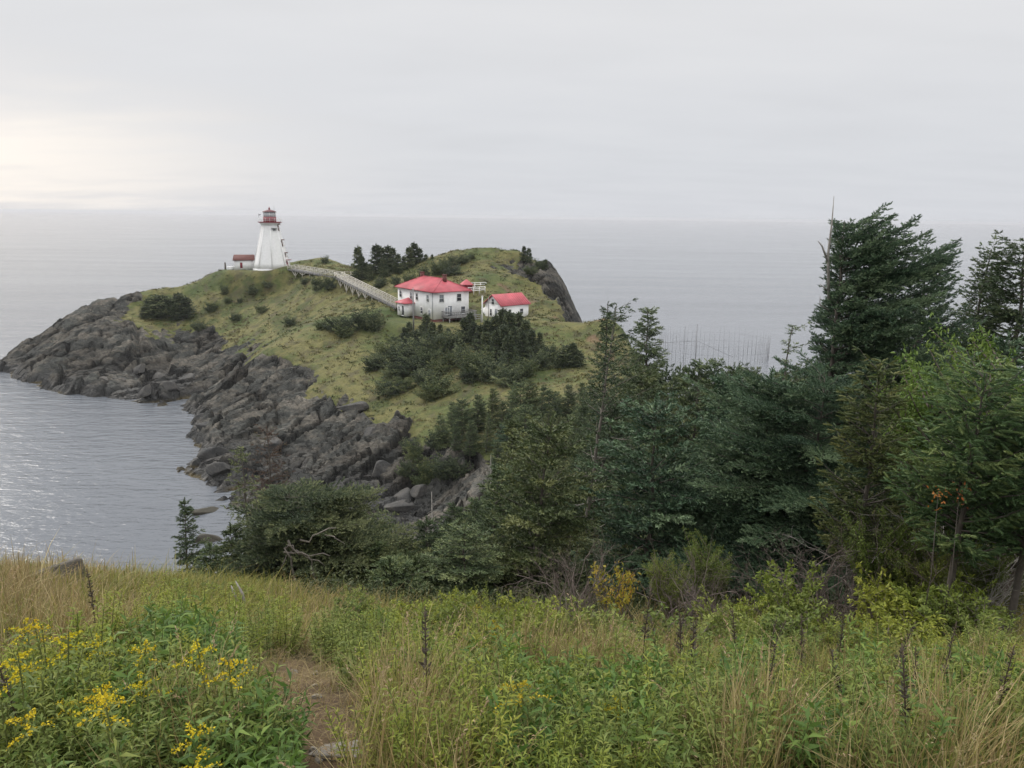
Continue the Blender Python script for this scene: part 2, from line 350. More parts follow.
# ================================================================== THE SETTING
# ------------------------------------------------------------------ ground: one sheet, fan shaped round the viewpoint
def ground_material():
    m, t, b = new_mat('ground')
    g = N('ShaderNodeNewGeometry', t); pos = g.outputs['Position']
    sp = N('ShaderNodeSeparateXYZ', t); t.links.new(pos, sp.inputs[0])
    sn = N('ShaderNodeSeparateXYZ', t); t.links.new(g.outputs['True Normal'], sn.inputs[0])
    def noise(scale, det=5, rough=0.55, stretch=None):
        n = N('ShaderNodeTexNoise', t); n.inputs['Scale'].default_value = scale; n.inputs['Detail'].default_value = det; n.inputs['Roughness'].default_value = rough
        if stretch:
            mp = N('ShaderNodeMapping', t); mp.inputs['Rotation'].default_value = (0, 0, R(-30)); mp.inputs['Scale'].default_value = stretch
            t.links.new(pos, mp.inputs[0]); t.links.new(mp.outputs[0], n.inputs['Vector'])
        else: t.links.new(pos, n.inputs['Vector'])
        return n.outputs[0]
    def at(nm):
        a = N('ShaderNodeAttribute', t); a.attribute_name = nm; return a.outputs['Fac']
    # grass
    gcol = ramp(t, noise(0.085, 6, 0.6), [(0.30, (0.060, 0.088, 0.026)), (0.43, (0.098, 0.116, 0.036)), (0.53, (0.165, 0.152, 0.058)), (0.62, (0.068, 0.088, 0.026)), (0.74, (0.135, 0.104, 0.052))])
    gfine = ramp(t, noise(1.3, 8, 0.72), [(0.3, (0.46, 0.48, 0.42)), (0.5, (.86, .86, .86)), (0.72, (1.2, 1.16, 1.1))])
    gcol = mixc(t, 1.0, gcol, gfine, 'MULTIPLY')
    heath = ramp(t, noise(0.33, 6, 0.65), [(0.52, (0, 0, 0)), (0.62, (1, 1, 1))])
    gcol = mixc(t, M(t, 'MULTIPLY', heath, 0.7), gcol, (0.072, 0.062, 0.035))
    # soil / worn path
    gcol = mixc(t, at('worn'), gcol, ramp(t, noise(2.0, 7, 0.7), [(0.3, (0.085, 0.052, 0.030)), (0.7, (0.20, 0.130, 0.078))]))
    # rock
    r1 = ramp(t, noise(0.25, 8, 0.62, (0.6, 1.6, 1.4)), [(0.25, (0.034, 0.036, 0.034)), (0.46, (0.064, 0.065, 0.058)), (0.60, (0.140, 0.126, 0.104)), (0.78, (0.054, 0.055, 0.050))])
    r2 = ramp(t, noise(2.2, 9, 0.7), [(0.3, (0.5, 0.5, 0.52)), (0.52, (1, 1, 1)), (0.75, (1.45, 1.4, 1.33))])
    rcol = mixc(t, 1.0, r1, r2, 'MULTIPLY')
    tn_ = N('ShaderNodeMapRange', t); tn_.inputs[1].default_value = -.6; tn_.inputs[2].default_value = .6; tn_.inputs[3].default_value = .22; tn_.inputs[4].default_value = 1.5; t.links.new(at('blk'), tn_.inputs[0])
    cbv = N('ShaderNodeCombineColor', t)
    for q_ in range(3): t.links.new(tn_.outputs[0], cbv.inputs[q_])
    rcol = mixc(t, 1.0, rcol, cbv.outputs[0], 'MULTIPLY')
    lich = ramp(t, noise(0.9, 6, 0.7), [(0.6, (0, 0, 0)), (0.68, (1, 1, 1))])
    lz = M(t, 'MULTIPLY', lich, M(t, 'MULTIPLY', M(t, 'SUBTRACT', sp.outputs[2], 3.0), 0.12, clamp=True), clamp=True)
    rcol = mixc(t, M(t, 'MULTIPLY', lz, 0.65), rcol, (0.23, 0.215, 0.17))
    # cracks
    vz = N('ShaderNodeTexVoronoi', t, feature='DISTANCE_TO_EDGE'); vz.inputs['Scale'].default_value = 0.8
    mp = N('ShaderNodeMapping', t); mp.inputs['Rotation'].default_value = (0.3, 0.2, R(-30)); mp.inputs['Scale'].default_value = (0.55, 1.4, 1.1)
    nw = N('ShaderNodeTexNoise', t); nw.inputs['Scale'].default_value = 0.7; nw.inputs['Detail'].default_value = 4; t.links.new(pos, nw.inputs['Vector'])
    va = N('ShaderNodeVectorMath', t, operation='ADD'); t.links.new(pos, va.inputs[0])
    vm = N('ShaderNodeVectorMath', t, operation='SCALE'); vm.inputs['Scale'].default_value = 2.2; t.links.new(nw.outputs['Color'], vm.inputs[0]); t.links.new(vm.outputs[0], va.inputs[1])
    t.links.new(va.outputs[0], mp.inputs[0]); t.links.new(mp.outputs[0], vz.inputs['Vector'])
    crk = ramp(t, vz.outputs[0], [(0.0, (0, 0, 0)), (0.09, (1, 1, 1))])
    # tide: dark wet band with a fringe of weed
    zn = M(t, 'ADD', sp.outputs[2], M(t, 'MULTIPLY', M(t, 'SUBTRACT', noise(0.3, 4), 0.5), 2.2))
    wet = M(t, 'SUBTRACT', 1.0, M(t, 'DIVIDE', M(t, 'SUBTRACT', zn, 1.2), 2.0, clamp=True), clamp=True)
    rcol = mixc(t, M(t, 'MULTIPLY', wet, 0.8), rcol, (0.022, 0.022, 0.021))
    weed = M(t, 'MULTIPLY', M(t, 'SUBTRACT', 1.0, M(t, 'DIVIDE', M(t, 'SUBTRACT', zn, 0.15), 0.5, clamp=True), clamp=True), ramp(t, noise(0.12, 3), [(0.48, (0, 0, 0)), (0.58, (1, 1, 1))]))
    rcol = mixc(t, M(t, 'MULTIPLY', weed, 0.85), rcol, (0.085, 0.062, 0.018))
    rcol = mixc(t, at('guano'), rcol, (0.62, 0.6, 0.56))
    # turf clings where the rock lies flat and high
    rk = at('rock')
    rk2 = M(t, 'ADD', rk, M(t, 'MULTIPLY', M(t, 'SUBTRACT', noise(0.55, 6, 0.7), 0.5), 0.9))
    rk2 = M(t, 'ADD', rk2, M(t, 'MULTIPLY', M(t, 'SUBTRACT', 0.82, sn.outputs[2]), 0.7))
    fac = ramp(t, rk2, [(0.42, (0, 0, 0)), (0.56, (1, 1, 1))])
    t.links.new(mixc(t, fac, gcol, rcol), b.inputs['Base Color'])
    t.links.new(M(t, 'SUBTRACT', 0.9, M(t, 'MULTIPLY', wet, 0.45)), b.inputs['Roughness'])
    b.inputs['Specular IOR Level'].default_value = 0.3
    hgt = M(t, 'ADD', M(t, 'MULTIPLY', noise(3.0, 9, 0.68), 0.5), M(t, 'MULTIPLY', M(t, 'MULTIPLY', crk, fac), 0.35))
    bp = N('ShaderNodeBump', t); bp.inputs['Strength'].default_value = 0.8; bp.inputs['Distance'].default_value = 0.35
    t.links.new(hgt, bp.inputs['Height']); t.links.new(bp.outputs[0], b.inputs['Normal'])
    return m
PATH_PX = [(345, 790), (336, 752), (322, 712), (306, 680), (300, 664)]
GP = []
def build_ground():
    rr = np.unique(np.r_[np.geomspace(0.25, 2, 40), np.arange(2, 12, 0.075), np.geomspace(12, 84, 190), np.arange(84, 236, 0.33), np.geomspace(236, 300, 40)])
    az = np.radians(np.linspace(-58, 58, 980))
    rg, ag = np.meshgrid(rr, az, indexing='ij')
    x = rg*np.sin(ag); y = rg*np.cos(ag)-2.0
    z, rock = height(x, y); blk = BLK[0]
    z = np.maximum(z, -7.0)
    worn = np.zeros_like(x)
    pts = [S(a, b, 0) for a, b in PATH_PX]
    gp = [G(a, b) for a, b in PATH_PX]; GP.extend(gp)
    for a, b in zip(gp[:-1], gp[1:]):
        t = np.clip(((x-a.x)*(b.x-a.x)+(y-a.y)*(b.y-a.y))/((b.x-a.x)**2+(b.y-a.y)**2), 0, 1)
        d = np.hypot(x-(a.x+(b.x-a.x)*t), y-(a.y+(b.y-a.y)*t))
        worn = np.maximum(worn, 0.85*(1-sstep(0.08, 0.32, d+0.2*fbm(x*2.5, y*2.5, 9, 4))))
    worn = np.maximum(worn, 0.75*(1-sstep(8.5, 12, y))*sstep(-0.2, 0.4, fbm(x*0.9, y*0.9, 8, 3)))
    # bare tracks on the headland
    for pl in ([(590, 338), (602, 346), (612, 358)], [(500, 285), (520, 296), (532, 302)], [(556, 318), (580, 316), (603, 320)]):
        q = [G(a, b, 60) for a, b in pl]; q = [k for k in q if k is not None]
        for a, b in zip(q[:-1], q[1:]):
            t = np.clip(((x-a.x)*(b.x-a.x)+(y-a.y)*(b.y-a.y))/((b.x-a.x)**2+(b.y-a.y)**2+1e-6), 0, 1)
            d = np.hypot(x-(a.x+(b.x-a.x)*t), y-(a.y+(b.y-a.y)*t))
            worn = np.maximum(worn, 0.8*(1-sstep(0.4, 1.1, d+0.4*fbm(x, y, 9, 2))))
    guano = np.zeros_like(x)
    for a, b, r in ((326, 386, .7), (320, 390, .45), (330, 383, .4), (322, 383, .3)):
        q = G(a, b, 60)
        if q: guano = np.maximum(guano, 1-sstep(r*.6, r, np.hypot(x-q.x, (y-q.y)*.6)+0.3*fbm(x*2, y*2, 4, 2)))
    n, k = x.shape
    V = np.stack([x, y, z], -1).reshape(-1, 3)
    i = np.arange(n*k).reshape(n, k)
    Q = np.stack([i[:-1, :-1], i[:-1, 1:], i[1:, 1:], i[1:, :-1]], -1).reshape(-1, 4)[:, ::-1]
    me = raw_mesh('headland_ground', V, [Q], {'rock': rock.ravel(), 'blk': blk.ravel(), 'worn': worn.ravel(), 'guano': guano.ravel()}, False)
    o = link('headland_ground', me, ground_material()); tag(o, kind='structure')
    me.polygons.foreach_set('use_smooth', (rock.ravel()[Q].mean(1) < 0.5))
    return o
build_ground()
# ------------------------------------------------------------------ sea
def sea_material():
    m, t, b = new_mat('sea_water')
    g = N('ShaderNodeNewGeometry', t); pos = g.outputs['Position']
    def noise(scale, det, stretch, rot=0, rough=0.55):
        n = N('ShaderNodeTexNoise', t); n.inputs['Scale'].default_value = scale; n.inputs['Detail'].default_value = det; n.inputs['Roughness'].default_value = rough
        mp = N('ShaderNodeMapping', t); mp.inputs['Rotation'].default_value = (0, 0, R(rot)); mp.inputs['Scale'].default_value = stretch
        t.links.new(pos, mp.inputs[0]); t.links.new(mp.outputs[0], n.inputs['Vector']); return n.outputs[0]
    col = ramp(t, noise(0.004, 4, (0.35, 1.6, 1), 6), [(0.35, (0.125, 0.136, 0.153)), (0.65, (0.160, 0.173, 0.192))])
    t.links.new(col, b.inputs['Base Color'])
    b.inputs['IOR'].default_value = 1.33; b.inputs['Specular IOR Level'].default_value = 0.5
    streak = noise(0.018, 5, (0.3, 2.2, 1), 8)
    t.links.new(M(t, 'ADD', M(t, 'MULTIPLY', streak, 0.16), 0.02), b.inputs['Roughness'])
    h = M(t, 'ADD', M(t, 'MULTIPLY', noise(0.16, 3, (0.55, 1.5, 1), 10), 0.55), M(t, 'MULTIPLY', noise(0.6, 4, (0.6, 1.6, 1), -10), 0.42))
    bp = N('ShaderNodeBump', t); bp.inputs['Strength'].default_value = 1.0; bp.inputs['Distance'].default_value = 0.62
    t.links.new(h, bp.inputs['Height']); t.links.new(bp.outputs[0], b.inputs['Normal'])
    return m
me = raw_mesh('sea', [(-13000, -600, 0), (13000, -600, 0), (13000, 13000, 0), (-13000, 13000, 0)], [[(0, 1, 2, 3)]])
tag(link('sea', me, sea_material()), kind='structure')
# ------------------------------------------------------------------ sea haze
def build_haze():
    hb = MB().box((0, 6500, 16.5), (27000, 15000, 51))
    m = bpy.data.materials.new('haze'); m.use_nodes = True; t = m.node_tree; t.nodes.clear()
    v = N('ShaderNodeVolumePrincipled', t); v.inputs['Color'].default_value = (0.90, 0.91, 0.95, 1); v.inputs['Density'].default_value = 0.00011; v.inputs['Anisotropy'].default_value = 0.2
    o = N('ShaderNodeOutputMaterial', t); t.links.new(v.outputs[0], o.inputs['Volume'])
    tag(hb.build('haze', m), kind='stuff')
build_haze()
# ================================================================== BUILDINGS AND STRUCTURES ON THE HEADLAND
m_white = plain('white_shingle', (0.82, 0.82, 0.81), 0.75, 0.05, 2.0)
m_white_old = plain('white_clapboard', (0.85, 0.85, 0.84), 0.75, 0.07, 1.5)
m_red = plain('red_paint', (0.22, 0.022, 0.035), 0.5, 0.12)
m_roof = plain('red_metal_roof', (0.47, 0.095, 0.115), 0.5, 0.22, 0.5)
m_brown = plain('brown_shingle', (0.13, 0.05, 0.042), 0.8, 0.25, 4)
m_lroof = plain('lantern_roof_metal', (0.13, 0.045, 0.05), 0.5, 0.15)
m_dark = plain('dark_glass', (0.03, 0.035, 0.045), 0.12, 0.1, 1, 0, 0.5)
m_greyglass = plain('pale_glass', (0.20, 0.22, 0.24), 0.1, 0.1, 1, 0, 0.5)
m_found = plain('brick_footing', (0.15, 0.055, 0.05), 0.85, 0.2, 6)
m_wood = plain('weathered_boards', (0.62, 0.585, 0.52), 0.85, 0.18, 5)
m_woodgrey = plain('grey_boards', (0.25, 0.245, 0.24), 0.85, 0.18, 5)
m_pole = plain('dark_timber', (0.10, 0.085, 0.07), 0.85, 0.2, 5)
m_stake = plain('weir_timber', (0.24, 0.24, 0.25), 0.9, 0.2, 2)
m_steel = plain('grey_steel', (0.35, 0.36, 0.37), 0.5, 0.1, 2)
m_lens = plain('lantern_glass', (0.55, 0.58, 0.6), 0.08, 0.05, 1, 0, 0.6)

def window(parent, c, ax, nrm, wd, ht, glass=None, name='window', fmat=None):
    """c centre on the wall, ax wall direction, nrm outward"""
    c = Vector(c); ax = Vector(ax).normalized(); nrm = Vector(nrm).normalized(); up = nrm.cross(ax)
    if up.z < 0: up = -up
    def slab(mb, cx, cz, w2, h2, d0, d1):
        v = [tuple(c+ax*(cx+i*w2/2)+up*(cz+j*h2/2)+nrm*d) for d in (d0, d1) for j in (-1, 1) for i in (-1, 1)]
        mb.add(v, [(0, 2, 3, 1), (4, 5, 7, 6), (0, 1, 5, 4), (1, 3, 7, 5), (3, 2, 6, 7), (2, 0, 4, 6)])
    g = MB(); slab(g, 0, 0, wd, ht, -0.02, 0.03); o = g.build(name, glass or m_dark, parent)
    f = MB(); t = 0.09
    slab(f, -wd/2-t/2, 0, t, ht+2*t, -0.02, 0.07); slab(f, wd/2+t/2, 0, t, ht+2*t, -0.02, 0.07)
    slab(f, 0, ht/2+t/2, wd, t, -0.02, 0.072); slab(f, 0, -ht/2-t/2, wd+.1, t, -0.02, 0.1)
    if name == 'window': slab(f, 0, 0, wd, 0.05, 0.03, 0.055)
    f.build('frame', fmat or m_white, o)
    return o
# ---------------------------------------------------------------- lighthouse
LH = P(272.3, 269.2, 207); LH.z = H(LH.x, LH.y)-0.05
LH_H = P(272, 223.4, 207).z-LH.z
lh = thing('lighthouse', 'tall white tapered lighthouse with red lantern on the headland', 'lighthouse', LH, math.atan2(-LH.x, LH.y))
RB, RT = 4.75, 2.05
LB = MB().lathe([(RB+.12, -0.6), (RB+.12, 0.35)], 8, rot=R(-90)); LB.build('footing', m_white_old, lh)
LB = MB()
prof = [(RB+(RT-RB)*t, 0.35+(LH_H-0.35)*t) for t in np.linspace(0, 1, 9)]
LB.lathe(prof, 8, rot=R(-90)); LB.build('tower', m_white, lh)
cb = MB()
for k in range(8):
    a = R(-90+45*k); cb.bar((RB*math.cos(a), RB*math.sin(a), 0.35), (RT*math.cos(a), RT*math.sin(a), LH_H-.1), 0.16)
cb.build('corner_boards', m_white_old, lh)
MB().lathe([(RT+.1, LH_H-.5), (RT+.6, LH_H+.02), (RT+.6, LH_H+.2)], 8, rot=R(-90)).build('cornice', m_white, lh)
MB().lathe([(RT+.95, LH_H+.203), (RT+.95, LH_H+.40)], 8, rot=R(-90)).build('gallery_deck', m_red, lh)
rb = MB()
for k in range(16):
    a = R(22.5*k); q = (RT+.85); rb.bar((q*math.cos(a), q*math.sin(a), LH_H+.4), (q*math.cos(a), q*math.sin(a), LH_H+1.35), 0.06)
    a2 = a+R(22.5)
    for zz_ in (.75, 1.1, 1.38): rb.bar((q*math.cos(a), q*math.sin(a), LH_H+zz_), (q*math.cos(a2), q*math.sin(a2), LH_H+zz_), 0.045)
rb.build('gallery_railing', m_white, lh)
Z0 = LH_H+.403
MB().lathe([(1.62, Z0), (1.62, Z0+1.25)], 8, rot=R(-90)).build('lantern_base', m_red, lh)
lan = MB().lathe([(1.42, Z0+1.253), (1.42, Z0+2.45)], 8, rot=R(-90)).build('lantern_glass', m_lens, lh)
for k in range(8):
    mu = MB(); a = R(-90+45*k); mu.bar((1.47*math.cos(a), 1.47*math.sin(a), Z0+1.25), (1.47*math.cos(a), 1.47*math.sin(a), Z0+2.46), 0.13); mu.build('glazing_bar', m_white, lan)
MB().lathe([(.42, Z0+1.4), (.5, Z0+1.7), (.3, Z0+2.2)], 10).build('lamp', m_red, lan)
rf = MB().lathe([(1.78, Z0+2.46), (1.72, Z0+2.62), (1.0, Z0+2.9), (.25, Z0+3.12), (.2, Z0+3.3)], 8, rot=R(-90)).build('lantern_roof', m_lroof, lh)
MB().lathe([(.18, Z0+3.2), (.24, Z0+3.4), (.1, Z0+3.6), (.03, Z0+3.9)], 8).build('vent_ball', m_red, rf)
am = MB(); am.bar((1.2, .2, Z0+2.7), (1.2, .2, Z0+4.4), .06); am.build('aerial', m_steel, lh); am = MB(); am.bar((-2.7, 0, LH_H+.4), (-2.7, 0, LH_H+2.6), .07); am.bar((-2.7, 0, LH_H+2.1), (-2.2, 0, LH_H+2.3), .3)
am.build('foghorn_post', m_steel, lh)
def facet(kdeg, t, off):            # facet centre angle from the front (local -Y), height share, sideways offset
    a = R(-90+kdeg); r = (RB+(RT-RB)*t)*math.cos(R(22.5)); z = .35+(LH_H-.35)*t
    nr = Vector((math.cos(a), math.sin(a), (RB-RT)/LH_H*.92)).normalized(); ax = Vector((-math.sin(a), math.cos(a), 0))
    return Vector((r*math.cos(a), r*math.sin(a), z))+ax*off, ax, nr
for kd, t, off, wd, ht in ((67.5, .90, 0, .75, 1.5), (67.5, .56, 0, .75, 1.5), (67.5, .30, .3, .6, .9)):
    c, ax, nr = facet(kd, t, off); o = window(lh, c, ax, nr, wd, ht, m_brown)
    hd = MB(); hd.box((0, 0, 0), (1.1, .55, .18)); ob = hd.build('hood', m_brown, o); ob.location = c+nr*.28+Vector((0, 0, ht/2+.15)); ob.rotation_euler = (0, 0, R(-90+kd+90))
c, ax, nr = facet(22.5, .86, .1); o = window(lh, c, ax, nr, .8, .5, m_greyglass); hd = MB(); hd.box((0, 0, 0), (1.6, .5, .16)); ob = hd.build('hood', m_steel, o); ob.location = c+nr*.25+Vector((0, 0, .4)); ob.rotation_euler = (0, 0, R(22.5))
c, ax, nr = facet(67.5, .075, 0); window(lh, c, ax, nr, 1.15, 2.2, m_red, 'door')
hd = MB(); hd.box((0, 0, 0), (1.7, .9, .15)); ob = hd.build('door_hood', m_red, lh); ob.location = c+nr*.4+Vector((0, 0, 1.35)); ob.rotation_euler = (0, 0, R(67.5))
# shed against the lighthouse's left foot
SH = P(243.3, 268.9, 208); SH.z = H(SH.x, SH.y)-.05
sh = thing('shed', 'small white shed with brown roof beside the lighthouse foot', 'shed', SH, math.atan2(-SH.x, SH.y))
MB().box((0.2, 0, 1.15), (4.9, 3.4, 2.7)).build('wall', m_white, sh)
g = MB(); g.add([(-2.55, -2.0, 2.45), (3.0, -2.0, 2.45), (3.0, 0, 3.75), (-2.2, 0, 3.75), (-2.55, 2.0, 2.45), (3.0, 2.0, 2.45), (-2.55, -2.0, 2.57), (3.0, -2.0, 2.57), (3.0, 0, 3.9), (-2.2, 0, 3.9), (-2.55, 2.0, 2.57), (3.0, 2.0, 2.57)],
              [(0, 3, 2, 1), (3, 4, 5, 2), (6, 7, 8, 9), (9, 8, 11, 10), (0, 1, 7, 6), (5, 4, 10, 11), (1, 2, 8, 7), (2, 5, 11, 8), (3, 0, 6, 9), (4, 3, 9, 10)]); g.build('roof', m_brown, sh)
g = MB(); g.add([(-2.2, -1.7, 2.5), (-2.2, 1.7, 2.5), (-2.2, 0, 3.72), (2.6, -1.7, 2.5), (2.6, 1.7, 2.5), (2.6, 0, 3.72)], [(0, 1, 2), (3, 5, 4), (0, 2, 5, 3), (1, 4, 5, 2), (0, 3, 4, 1)]); g.build('gable', m_white_old, sh)
window(sh, (-0.45, -1.7, 1.2), (1, 0, 0), (0, -1, 0), .6, 1.45, m_red, 'door', m_white_old)
low = MB().box((-3.2, .3, .2), (1.7, 1.8, .8)).box((-3.2, .3, .65), (1.85, 2.0, .1)); low.build('low_annex', m_white_old, sh)
# ---------------------------------------------------------------- keepers' house
near = P(434, 321.5, 149); EAVE = P(434, 292.6, 149).z-near.z
HO = Vector((near.x, near.y, near.z))
KW, KL = 8.0, 14.2
kh = thing('white_house', 'large white two storey house with red hipped roof', 'house', HO, R(36.87))
MB().box((KW/2, KL/2, -.9), (KW-.12, KL-.12, 2.5)).build('footing', m_found, kh)
MB().box((KW/2, KL/2, (EAVE+.35)/2), (KW, KL, EAVE-.35)).build('wall', m_white_old, kh)
apex = P(431, 277, 157).z-HO.z
ov = .5
ev = [(-ov, -ov), (KW+ov, -ov), (KW+ov, KL+ov), (-ov, KL+ov)]
rg_ = [(KW/2, KW/2-.6), (KW/2, KL-KW/2+.6)]
v = [(x, y, EAVE-.05) for x, y in ev]+[(x, y, EAVE+.12) for x, y in ev]+[(x, y, apex) for x, y in rg_]
g = MB(); g.add(v, [(0, 3, 2, 1), (0, 1, 5, 4), (1, 2, 6, 5), (2, 3, 7, 6), (3, 0, 4, 7), (4, 5, 8), (6, 7, 9), (5, 6, 9, 8), (7, 4, 8, 9)]); hroof = g.build('roof', m_roof, kh)
se = MB()                                   # standing seams and ridge caps
for k in range(1, 28):
    y = -ov+(KL+2*ov)*k/28
    for sx in (0, 1):
        x0 = -ov if sx == 0 else KW+ov
        lim = min((y+ov)/(rg_[0][1]+ov), (KL+ov-y)/(KL+ov-rg_[1][1]), 1.0)
        x1 = x0+(KW/2-x0)*lim
        se.bar((x0, y, EAVE+.135), (x1, y, EAVE+.135+(apex-EAVE-.12)*lim), .05, .05)
for a, b in ((4, 8), (5, 8), (6, 9), (7, 9), (8, 9)): se.bar(tuple(Vector(v[a])+Vector((0, 0, .03))), tuple(Vector(v[b])+Vector((0, 0, .03))), .16, .07)
se.build('seams', m_roof, hroof)
for yy in (rg_[0][1]-.9, rg_[1][1]+.3):
    ch = MB().box((KW/2, yy, apex+.05), (.6, .6, 1.3)).box((KW/2, yy, apex+.72), (.76, .76, .14)); ch.build('chimney', m_found, hroof)
for px, z, lite in ((401.5, .76, 0), (412.3, .76, 1), (418, .76, 0), (428.5, .76, 1), (400.8, .36, 0), (422.5, .30, 0), (430, .27, 1)):
    # distance along the left wall that shows at this column
    y = max(.8, min(KL-.8, np.interp(px, [398.5, 434], [KL, 0])))
    window(kh, (0, y, EAVE*z), (0, 1, 0), (-1, 0, 0), .85, 1.25, m_greyglass if lite else m_dark)
for px, z, lite in ((441.5, .78, 1), (459, .78, 0), (447, .33, 1), (463, .33, 0)):
    x = np.interp(px, [434, 469], [0, KW]); window(kh, (x, 0, EAVE*z), (1, 0, 0), (0, -1, 0), .95, 1.35, m_greyglass if lite else m_dark)
window(kh, (3.6, 0, EAVE*.32), (1, 0, 0), (0, -1, 0), .95, 2.0, m_greyglass, 'door')
# porch on the long wall
py0 = np.interp(411, [398.5, 434], [KL, 0])
pr = MB().box((-1.0, py0, 1.5), (1.96, 3.2, 2.5)); po = pr.build('porch', m_white_old, kh)
g = MB(); e = [(-2.4, py0-2), (0.01, py0-2), (0.01, py0+2), (-2.4, py0+2)]; z0 = 2.78
g.add([(x, y, z0) for x, y in e]+[(x, y, z0+.1) for x, y in e]+[(-.3, py0, z0+1.05)], [(0, 3, 2, 1), (0, 1, 5, 4), (1, 2, 6, 5), (2, 3, 7, 6), (3, 0, 4, 7), (4, 5, 8), (5, 6, 8), (6, 7, 8), (7, 4, 8)]); g.build('porch_roof', m_roof, po)
window(po, (-1.98, py0+.9, 1.6), (0, 1, 0), (-1, 0, 0), .6, .9, m_greyglass); window(po, (-1.98, py0-.7, 1.35), (0, 1, 0), (-1, 0, 0), .85, 1.9, m_dark, 'door')
# deck on the gable wall
dk = MB().box((4.9, -1.4, .8), (6.4, 2.7, .14))
for x in (1.9, 4.9, 7.9):
    for y in (-2.6, -.3): dk.box((x, y, -.2), (.16, .16, 1.9))
dko = dk.build('deck', m_woodgrey, kh)
rl = MB()
for x in np.arange(1.75, 8.2, .42): rl.bar((x, -2.7, .8), (x, -2.7, 1.85), .07)
for y in np.arange(-2.7, 0, .42): rl.bar((1.75, y, .8), (1.75, y, 1.85), .07); rl.bar((8.05, y, .8), (8.05, y, 1.85), .07)
for z in (1.0, 1.85): rl.bar((1.7, -2.7, z), (8.1, -2.7, z), .1); rl.bar((1.75, -2.7, z), (1.75, 0, z), .1); rl.bar((8.05, -2.7, z), (8.05, 0, z), .1)
rl.build('deck_railing', m_woodgrey, dko)
MB().bar((-.08, .35, .3), (-.08, .35, EAVE), .12).bar((-.05, .1, EAVE-.12), (-.05, KL, EAVE-.12), .12).build('gutter', m_steel, kh)
# ---------------------------------------------------------------- small gabled house
n2 = P(501, 321, 152); W2 = P(501, 305.2, 152).z-n2.z
gh = thing('gabled_cottage', 'small white gabled cottage with red roof right of the larger house', 'house', n2, R(41))
CL, CWd = 7.2, 5.0
MB().box((CL/2, CWd/2, (W2-1.5)/2), (CL, CWd, W2+1.5)).build('wall', m_white_old, gh)
ap = P(492.3, 295, 154).z-n2.z
g = MB(); g.add([(0, 0, W2-.02), (0, CWd, W2-.02), (0, CWd/2, ap-.15), (CL, 0, W2-.02), (CL, CWd, W2-.02), (CL, CWd/2, ap-.15)], [(0, 2, 1), (3, 4, 5), (0, 3, 5, 2), (1, 2, 5, 4), (0, 1, 4, 3)]); g.build('gable', m_white_old, gh)
o2 = .35
g = MB(); sl_ = (ap-W2)/(CWd/2)
zz0 = W2-o2*sl_
lo = [(-o2, -o2, zz0), (CL+o2, -o2, zz0), (CL+o2, CWd/2, ap), (-o2, CWd/2, ap), (-o2, CWd+o2, zz0), (CL+o2, CWd+o2, zz0)]
g.add([(x, y, z+d) for d in (0, .13) for x, y, z in lo], [(0, 3, 2, 1), (3, 4, 5, 2), (6, 7, 8, 9), (9, 8, 11, 10), (0, 1, 7, 6), (4, 10, 11, 5), (1, 2, 8, 7), (2, 5, 11, 8), (3, 0, 6, 9), (4, 3, 9, 10)]); groof = g.build('roof', m_roof, gh)
se = MB()
for x in np.arange(-.1, CL+.2, .55): se.bar((x, -o2, zz0+.15), (x, CWd/2, ap+.15), .05); se.bar((x, CWd+o2, zz0+.15), (x, CWd/2, ap+.15), .05)
se.build('seams', m_roof, groof)
window(gh, (0, CWd/2, W2+.45), (0, 1, 0), (-1, 0, 0), .75, 1.0); window(gh, (0, CWd*.62, W2*.45), (0, 1, 0), (-1, 0, 0), .55, 1.3, m_dark); window(gh, (0, CWd*.3, W2*.4), (0, 1, 0), (-1, 0, 0), .8, 1.9, m_greyglass, 'door')
window(gh, (2.2, 0, W2*.5), (1, 0, 0), (0, -1, 0), .8, 1.0); window(gh, (5.3, 0, W2*.5), (1, 0, 0), (0, -1, 0), .8, 1.0)
g = MB(); g.add([(.5, CWd+.02, -.7), (5, CWd+.02, -.7), (5, CWd+2, -.7), (.5, CWd+2, -.7), (.5, CWd+.02, W2-.6), (5, CWd+.02, W2-.6), (5, CWd+2, 1.5), (.5, CWd+2, 1.5)], [(0, 3, 2, 1), (4, 5, 6, 7), (0, 1, 5, 4), (1, 2, 6, 5), (2, 3, 7, 6), (3, 0, 4, 7)]); g.build('lean_to', m_white_old, gh)
# ---------------------------------------------------------------- poles, mast, posts near the houses
def pole(name, label, cat, px, pyt, Y, r, mat, arm=False, grp=None, pyb=None):
    top = P(px, pyt, Y); z = Hs(top.x, top.y)
    t = thing(name, label, cat, (top.x, top.y, z-.1), 0, grp); h = top.z-z
    MB().tube([(0, 0, -.2), (0, 0, h*.5), (0, 0, h)], [r*1.15, r, r*.85], 8).build('shaft', mat, t)
    if arm: MB().bar((-.5, 0, h-.5), (.5, 0, h-.5), .1).build('crossarm', mat, t)
    else: MB().lathe([(r*1.1, h), (r*1.3, h+.05), (r*.6, h+.14)], 8).build('cap', mat, t)
    return t
pole('utility_pole', 'grey utility pole standing before the large house porch', 'pole', 413, 288, 143, .13, m_woodgrey, True)
pole('mast', 'white mast standing left of the gabled cottage', 'mast', 482.3, 296, 148, .14, m_white)
pole('light_post', 'thin grey post between the mast and the gabled cottage', 'post', 488.6, 297, 150, .07, m_woodgrey)
pole('marker_post', 'short dark post at the headland edge left of the white shed', 'post', 225, 262.5, 209, .22, m_pole)
for px, Y in ((386, 150), (452, 150.5)):
    pass
